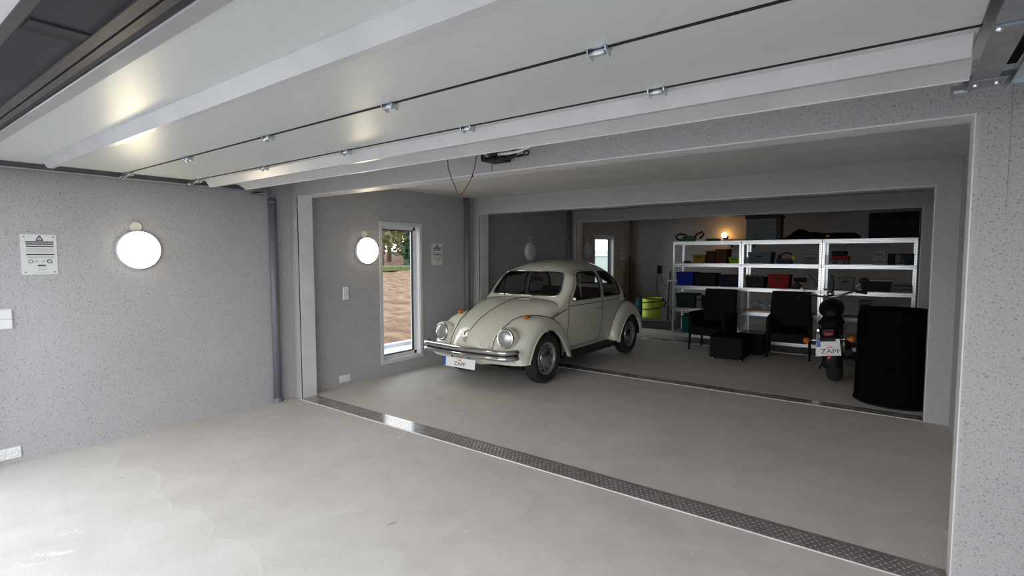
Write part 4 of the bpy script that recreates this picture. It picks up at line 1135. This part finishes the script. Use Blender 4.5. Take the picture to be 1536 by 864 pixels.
# ================================================================== BACK WALL: glowing lamp and ledge
bx, by, bz = -3.13, 12.20, 1.985
t = thing('bulb_lamp', 'glowing orange bulb on the back wall above the shelving', 'lamp', (bx, YB, bz))
MB().lathe((bx, YB, bz - .04), (0, -1, 0), [(.055, 0), (.055, .02), (.02, .03), (.02, .12), (0, .12)], 20).build('bracket', 'black', t)
MB().lathe((bx, by, bz - .10), (0, 0, 1), [(.022, 0), (.024, .05), (.020, .06)], 16).build('holder', 'black', t)
MB().ball((bx, by, bz), .06, 18, 12).build('bulb', 'bulb', t)
t = thing('wall_ledge', 'narrow wooden wall ledge beside the glowing bulb', 'shelf', (-2.75, YB, 1.88))
MB().box(-3.08, -2.45, 12.02, YB, 1.865, 1.89).build('board', 'wood_pale', t)
for x in (-3.0, -2.55): MB().prism([(YB, 1.865), (12.06, 1.865), (YB, 1.70)], 'x', x, x + .02).build('bracket', 'black', t)

# ================================================================== LEFT BACK CORNER
struct(MB().box(XL, -3.40, 10.42, YB, 0, .165).build('trim_6', 'plinth'), 'dark raised plinth in the back corner')
ZP = .165
def px_at(px, py, y):
    d = _f + _r2 * (px - 768) / FPX - _u2 * (py - 432) / FPX
    k = y / d.y; return d.x * k, 1.56 + d.z * k
bxx, _z = px_at(979, 478, 10.95)
t = thing('garden_bag', 'lime green pop-up garden bag with black spiral strap', 'garden bag', (bxx, 10.95, ZP))
r_ = .225; hgt = .44
MB().lathe((bxx, 10.95, ZP), (0, 0, 1), [(0, .002), (r_ * .96, 0), (r_, .06), (r_ * .985, .15), (r_, .24), (r_ * .985, .34), (r_, hgt), (r_ - .01, hgt), (r_ - .012, .06), (0, .01)], 36).build('fabric', 'lime', t)
sp = MB(); sp.tube([(bxx + (r_ + .004) * math.cos(a), 10.95 + (r_ + .004) * math.sin(a), ZP + .10 + .30 * a / (4 * PI)) for a in np.linspace(0, 4 * PI, 60)], .011, 6); sp.build('spiral_strap', 'black', t)
MB().tube([(bxx + (r_ + .002) * math.cos(a), 10.95 + (r_ + .002) * math.sin(a), ZP + hgt) for a in np.linspace(0, 2 * PI, 30, endpoint=False)], .010, 6, True).build('rim_hoop', 'black', t)
MB().tube([(bxx + r_, 10.95, ZP + hgt - .01), (bxx + r_ + .07, 10.95, ZP + hgt - .09), (bxx + r_ + .01, 10.95, ZP + hgt - .18)], .012, 6).build('carry_handle', 'black', t)
x, z = px_at(997, 480, 10.80)
t = thing('bucket', 'pale grey rectangular bin right of the lime green garden bag', 'bin', (x, 10.85, ZP))
MB().prism([(x - .06, ZP), (x + .06, ZP), (x + .075, ZP + .27), (x - .075, ZP + .27)], 'y', 10.75, 10.93).build('body', PM['pale'], t)
MB().box(x - .082, x + .082, 10.74, 10.94, ZP + .255, ZP + .275, .004).build('rim', PM['pale'], t)
x, z = px_at(989, 440, 11.6)
t = thing('broom', 'dark upright broom leaning on back wall behind the garden bag', 'broom', (x, 11.6, ZP))
MB().cyl((x, 12.15, ZP + .06), (x, YB - .03, 1.15), .014, n=8).build('handle', 'black', t)
MB().box(x - .13, x + .13, 12.10, 12.2, ZP, ZP + .08, .01).build('head', 'black', t)
x, z = px_at(990, 404, YB)
t = thing('wall_socket', 'dark square socket on the back wall with hanging cable', 'socket', (x, YB, z))
MB().box(x - .05, x + .05, YB - .05, YB, z - .10, z + .09, .006).build('box', 'black', t)
MB().tube([(x, YB - .03, z - .10), (x - .09, YB - .02, z - .25), (x - .06, YB - .02, z - .6), (x + .02, YB - .02, z - .75)], .007, 6).build('cable', PM['grey'], t)
MB().tube([(x + .02, YB - .03, z - .09), (x + .10, YB - .03, z - .35), (x + .26, YB - .03, z - .5), (x + .34, YB - .03, z - .48)], .007, 6).build('cable', PM['grey'], t)
# sawhorse-like stand with white top beside the shelving
x0, z = px_at(998, 430, 10.3); x1, _ = px_at(1060, 430, 10.3)
t = thing('work_stand', 'grey metal stand with white top behind the left shelf unit', 'stand', ((x0 + x1) / 2, 10.4, ZP))
zt = 1.03
MB().box(x0 - .02, x1, 10.46, 10.80, zt - .03, zt, .004).build('top', 'white_plastic', t)
for xx in (x0 + .03, x1 - .04):
    for yy_ in (10.48, 10.76): MB().box(xx, xx + .03, yy_, yy_ + .03, ZP, zt - .03).build('leg', 'galv_grey', t)
for zz in (.42, .62): MB().box(x0 + .03, x1 - .01, 10.485, 10.505, zz, zz + .03).build('rail', 'galv_grey', t)
# long-handled tools in the corner
tools = [(930, 393, 934, 470, 'wood', 'leftmost reddish brown tool handle leaning in the back corner', .014),
         (935, 392, 941, 475, 'wood', 'second brown tool handle from the left in the back corner', .013),
         (939, 384, 945, 478, 'wood_dark', 'tall dark tool handle in the middle of the back corner', .018),
         (944, 392, 948, 480, 'wood', 'brown tool handle just right of the tall dark one', .014),
         (947, 388, 951, 480, 'wood_dark', 'dark tool handle second from right in the back corner', .015),
         (951, 396, 956, 480, 'wood', 'rightmost brown tool handle leaning in the back corner', .014)]
for k, (a, b_, c, d_, m, lb, r_) in enumerate(tools):
    y = 11.55 + .07 * k
    xa, za = px_at(a, b_, y + .15); xb, zb = px_at(c, d_, y - .1)
    xa = max(xa, XL + .03 + .012 * k); xb = max(xb, XL + .10)
    t = thing('garden_tool', lb, 'tool', (xb, y - .1, ZP), 'long-handled tools in the corner')
    MB().tube([(xb, y - .1, ZP + .02), ((xa + xb) / 2, y + .02, (za + ZP) / 2), (xa, y + .15, za)], r_, 8).build('handle', m, t)
    b2 = MB()
    if k % 2: b2.prism([(xb - .06, ZP), (xb + .06, ZP), (xb + .04, ZP + .2), (xb - .04, ZP + .2)], 'y', y - .13, y - .115)
    else:
        for j in range(5): b2.box(xb - .06 + j * .026, xb - .05 + j * .026, y - .14, y - .125, ZP, ZP + .10)
        b2.box(xb - .065, xb + .07, y - .14, y - .115, ZP + .10, ZP + .12)
    b2.build('head', 'galv_grey' if k % 2 else 'black', t)
x, z = px_at(957, 470, 11.3); t = thing('plastic_bag', 'dark blue-green plastic bag leaning by the tool handles', 'bag', (x, 11.35, ZP))
b = MB(); b.loft([[(x + rr * 1.0 * math.cos(a), 11.35 + rr * .7 * math.sin(a), ZP + z_) for a in np.linspace(0, 2 * PI, 14, endpoint=False)] for z_, rr in ((0, .10), (.06, .13), (.22, .12), (.36, .07), (.42, .02))]); b.build('body', C('dark_teal_bag', (.015, .045, .06)), t)
b = MB(); b.tube([(x - .02, 11.35, ZP + .41), (x, 11.35, ZP + .47), (x + .03, 11.35, ZP + .41)], .007, 6); b.build('handle', 'black', t)

# ================================================================== WICKER SEATING
def armchair(x, y, rz, label):
    t = thing('wicker_armchair', label, 'chair', (x, y, 0), 'black wicker armchairs')
    T0 = Matrix.Translation((x, y, 0))
    w_, d = .60, .58
    MB(T0).box(-w_ / 2 + .06, w_ / 2 - .06, -d / 2, d / 2 - .06, .26, .40, .015).build('seat', 'wicker', t)
    MB(T0).box(-w_ / 2 + .08, w_ / 2 - .08, -d / 2 + .02, d / 2 - .10, .40, .46, .03).build('cushion', 'cover', t)
    rings = []
    for k in range(9):
        u = k / 8; z = .30 + .68 * u; yy = d / 2 - .10 + .10 * u ** 1.5; hw = w_ / 2 - .015 - .02 * u * u
        rings.append([(-hw, yy, z), (-hw + .02, yy - .03, z), (hw - .02, yy - .03, z), (hw, yy, z), (hw - .02, yy + .045, z), (-hw + .02, yy + .045, z)])
    b = MB(T0).loft(rings, True, True, False); b.build('backrest', 'wicker', t)
    for sg in (1, -1):
        b = MB(T0); xs = sorted((sg * (w_ / 2 - .055), sg * w_ / 2)); b.box(xs[0], xs[1], -d / 2, d / 2 - .06, .26, .63, .02); b.build('armrest', 'wicker', t)
        for yy in (-d / 2 + .03, d / 2 - .09):
            b = MB(T0); b.cyl((sg * (w_ / 2 - .03), yy, .27), (sg * (w_ / 2 - .02), yy - .01, 0.012), .019, .014, 10); o = b.build('leg', 'wicker', t)
            b = MB(T0); b.cyl((sg * (w_ / 2 - .02), yy - .01, 0.014), (sg * (w_ / 2 - .02), yy - .01, 0), .016, .016, 10); b.build('foot_cap', 'galv_grey', o)
    t.rotation_euler = (0, 0, rz)
    return t
a0 = armchair(-2.37, 8.70, math.radians(-8), 'black wicker armchair in front of the left shelf unit')
dup(a0, (-1.27, 8.74, 0), 'black wicker armchair left of the motorcycle', math.radians(6))
t = thing('wicker_stool', 'low black wicker stool in front of the armchairs', 'stool', (-1.97, 8.12, 0))
MB().box(-2.20, -1.74, 7.90, 8.34, .03, .345, .015).build('body', 'wicker', t)
MB().box(-2.19, -1.75, 7.91, 8.33, .345, .375, .012).build('cushion', 'cover', t)
for x in (-2.16, -1.78):
    for y in (7.94, 8.30): MB().cyl((x, y, 0), (x, y, .04), .018, n=10).build('foot', 'galv_grey', t)
t = thing('low_table', 'low black wicker table with dark glass top between the armchairs', 'table', (-1.72, 8.75, 0))
MB().box(-1.94, -1.60, 8.55, 8.95, .02, .33, .012).build('base', 'wicker', t)
MB().box(-1.95, -1.59, 8.54, 8.96, .33, .342, .003).build('glass_top', mat('dark_glass_top', (.01, .01, .012), .08), t)

# ================================================================== COVERED ROUND OBJECT
t = thing('covered_object', 'large round object under a black fabric cover beside the right pier', 'cover', (.03, 6.76, 0))
rings = []; N = 72
for z, k, wv in ((.012, 1.0, .02), (.05, 1.0, .02), (.25, 1.0, .016), (.5, 1.0, .012), (.75, 1.0, .008), (.90, 1.0, .005), (.945, .955, .003), (.972, .92, .002), (.985, .86, .001), (.985, .4, 0), (.985, .01, 0)):
    rings.append([(.03 + .355 * k * (1 + wv * math.sin(9 * a + z) + wv * .6 * math.sin(17 * a)) * math.cos(a), 6.76 + .36 * k * (1 + wv * math.sin(9 * a + z) + wv * .6 * math.sin(17 * a)) * math.sin(a), z) for a in np.linspace(0, 2 * PI, N, endpoint=False)])
MB().loft(rings).build('fabric_cover', 'cover', t)
MB().tube([(.03 + .362 * math.cos(a), 6.76 + .367 * math.sin(a), .014) for a in np.linspace(0, 2 * PI, 48, endpoint=False)], .012, 6, True).build('hem', 'black_matt', t)

# ================================================================== MOTORCYCLE
BX, BY = -.555, 7.46
bike = thing('motorcycle', 'black motorcycle seen from behind with white number plate', 'motorcycle', (BX, BY, 0))
BM = Matrix.Translation((BX, BY, 0)) @ Matrix.Rotation(math.radians(3), 4, 'Z') @ Matrix.Rotation(math.radians(-7), 4, 'Y')
def bw(y, R_, wd, nm):
    c = BM @ Vector((0, y, R_)); ax = (BM.to_3x3() @ Vector((1, 0, 0)))
    o = MB().lathe(c, ax, [(R_ - .10, -wd * .4), (R_ - .06, -wd * .5), (R_ - .02, -wd * .42), (R_, 0), (R_ - .02, wd * .42), (R_ - .06, wd * .5), (R_ - .10, wd * .4)], 40).build(nm, 'tyre', bike)
    MB().lathe(c, ax, [(R_ - .10, -wd * .4), (R_ - .115, 0), (R_ - .10, wd * .4)], 40).build('rim', 'chrome_dull', o)
    sp = MB()
    for k in range(20):
        a = 2 * PI * k / 20; u = Vector((0, math.cos(a), math.sin(a))); u = BM.to_3x3() @ u
        sp.cyl(c + ax * (.03 if k % 2 else -.03), c + u * (R_ - .11), .003, n=4)
    sp.build('spokes', 'chrome_dull', o)['kind'] = 'stuff'
    MB().cyl(c - ax * .06, c + ax * .06, .04, n=16).build('hub', 'black', o)
bw(0, .315, .17, 'rear_wheel'); bw(1.42, .32, .11, 'front_wheel')
def bp(name, m, fn, parent=None):
    b = MB(BM); fn(b); return b.build(name, m, parent or bike)
def fend(b, yc, zc, R_, w_, a0, a1):
    rings = []
    for a in np.linspace(math.radians(a0), math.radians(a1), 18):
        c, s_ = math.cos(a), math.sin(a)
        rings.append([(x, yc + (R_ - dr) * c, zc + (R_ - dr) * s_) for x, dr in ((-w_, .06), (-w_ * .9, .01), (-w_ * .4, -.01), (0, -.014), (w_ * .4, -.01), (w_ * .9, .01), (w_, .06))])
    b.loft(rings, False, False)
rf = bp('rear_fender', 'black', lambda b: fend(b, 0, .315, .37, .105, 50, 195))
bp('front_fender', 'black', lambda b: fend(b, 1.42, .32, .36, .075, 20, 150))
bp('seat', 'black_matt', lambda b: b.loft([[(w_ * math.cos(a), y, z + h * math.sin(a)) for a in np.linspace(0, 2 * PI, 16, endpoint=False)] for y, z, w_, h in ((-.12, .70, .06, .03), (-.05, .71, .11, .05), (.15, .71, .13, .06), (.32, .68, .15, .06), (.5, .67, .15, .06), (.62, .72, .11, .05))]))
bp('fuel_tank', 'black', lambda b: b.loft([[(w_ * math.cos(a), y, z + h * math.sin(a)) for a in np.linspace(0, 2 * PI, 20, endpoint=False)] for y, z, w_, h in ((.55, .76, .05, .05), (.62, .79, .11, .09), (.78, .81, .15, .12), (.95, .83, .15, .12), (1.06, .84, .10, .09), (1.10, .84, .04, .04))]))
def eng(b):
    b.box(-.13, .13, .42, .82, .22, .46, .05)
    for k in range(7): b.cyl((0, .52 - .012 * k, .46 + .03 * k), (0, .518 - .012 * k, .472 + .03 * k), .095, n=20); b.cyl((0, .74 + .012 * k, .46 + .03 * k), (0, .742 + .012 * k, .472 + .03 * k), .095, n=20)
bp('engine', 'chrome_dull', eng)
bp('frame', 'black', lambda b: (b.tube([(0, 1.12, .88), (0, .9, .66), (0, .6, .62), (0, .3, .60)], .03, 8), b.tube([(0, 1.12, .84), (.08, .95, .3), (.10, .5, .2), (.10, .1, .315)], .022, 8), b.tube([(0, 1.12, .84), (-.08, .95, .3), (-.10, .5, .2), (-.10, .1, .315)], .022, 8)))
for sg in (1, -1):
    o = bp('shock_absorber', 'chrome', lambda b: b.cyl((sg * .12, .02, .32), (sg * .13, .16, .66), .016, n=10))
    bp('spring', 'chrome_dull', lambda b: b.tube([(sg * (.12 + .01 * u) + .03 * math.cos(u * 50), .02 + .14 * u + .02 * math.sin(u * 50), .34 + .3 * u) for u in np.linspace(0, 1, 60)], .005, 5), o)
    bp('swing_arm', 'black', lambda b: b.tube([(sg * .11, 0, .315), (sg * .10, .4, .32)], .022, 8))
    bp('fork_leg', 'chrome', lambda b: b.cyl((sg * .085, 1.42, .32), (sg * .085, 1.14, .95), .022, n=12))
    # indicator
    xi = .215 if sg > 0 else .245
    o = bp('indicator_stalk', 'chrome', lambda b: b.cyl((sg * .07, -.26, .545), (sg * (xi - .03), -.29, .545), .010, n=10))
    bp('indicator_lens', 'amber', lambda b: b.ball((sg * xi, -.30, .545), (.040, .045, .036)), o)
for k, (x_, y_, z_) in enumerate(((.17, -.22, .26), (.17, -.10, .36))):
    bp('exhaust', 'black', lambda b: b.tube([(x_ - .02, .75, .30 + .1 * k), (x_, .45, .24 + .06 * k), (x_, .15, z_ - .03), (x_, y_, z_)], [.022, .025, .04, .042], 14))
bp('tail_lamp', 'red_lens', lambda b: b.box(-.065, .05, -.325, -.26, .585, .655, .018), rf)
bp('tail_lamp_housing', 'chrome', lambda b: b.box(-.07, .055, -.262, -.20, .59, .662, .015), rf)
number_plate(BM @ Matrix.Translation((-.02, -.385, .468)) @ Matrix.Rotation(-.20, 4, 'X'), .245, .195, bike, .072, dy=-.022)
bp('plate_bracket', 'black', lambda b: (b.box(-.10, .06, -.375, -.36, .42, .58), b.box(-.03, .0, -.36, -.2, .52, .56)))
o = bp('reflector_mount', 'black', lambda b: b.box(-.05, .03, -.36, -.33, .31, .40))
c = BM @ Vector((-.01, -.37, .335)); MB().lathe(c, BM.to_3x3() @ Vector((0, -1, 0)), [(.031, -.01), (.031, .006), (.026, .010), (0, .011)], 20).build('glowing_red_reflector', 'glowing_red_reflector', o)
hb = bp('handlebar', 'chrome_dull', lambda b: b.tube([(-.40, .86, 1.00), (-.28, .98, 1.03), (-.12, 1.08, .98), (0, 1.10, .96), (.12, 1.08, .98), (.28, .98, 1.03), (.40, .86, 1.00)], .014, 8))
for sg in (1, -1):
    bp('grip', 'black_rubber', lambda b: b.cyl((sg * .41, .85, .998), (sg * .30, .955, 1.025), .020, n=12), hb)
    m_ = bp('mirror_stem', 'chrome', lambda b: b.tube([(sg * .28, .98, 1.03), (sg * .32, .99, 1.10), (sg * .37, .97, 1.14)], .006, 6), hb)
    bp('mirror', 'black', lambda b: b.ball((sg * .40, .97, 1.16), (.06, .018, .04)), m_)
    bp('brake_lever', 'chrome', lambda b: b.tube([(sg * .29, 1.0, 1.02), (sg * .41, .93, 1.0)], .007, 6), hb)
bp('headlamp', 'chrome', lambda b: b.lathe((0, 1.16, .86), (0, 1, 0), [(0, -.08), (.06, -.05), (.09, .03), (.09, .06), (0, .07)], 24))
bp('gauge', 'chrome', lambda b: b.lathe((0, 1.05, 1.02), (0, -.5, 1), [(0, -.03), (.045, -.02), (.045, .02), (0, .021)], 20))
bp('side_stand', 'black', lambda b: b.cyl((-.10, .55, .24), (-.20, .62, .035), .012, n=8))
for sg in (-1,): bp('saddle_chrome', 'chrome', lambda b: b.tube([(-.13, -.02, .63), (-.14, .2, .60), (-.13, .4, .58)], .012, 6))
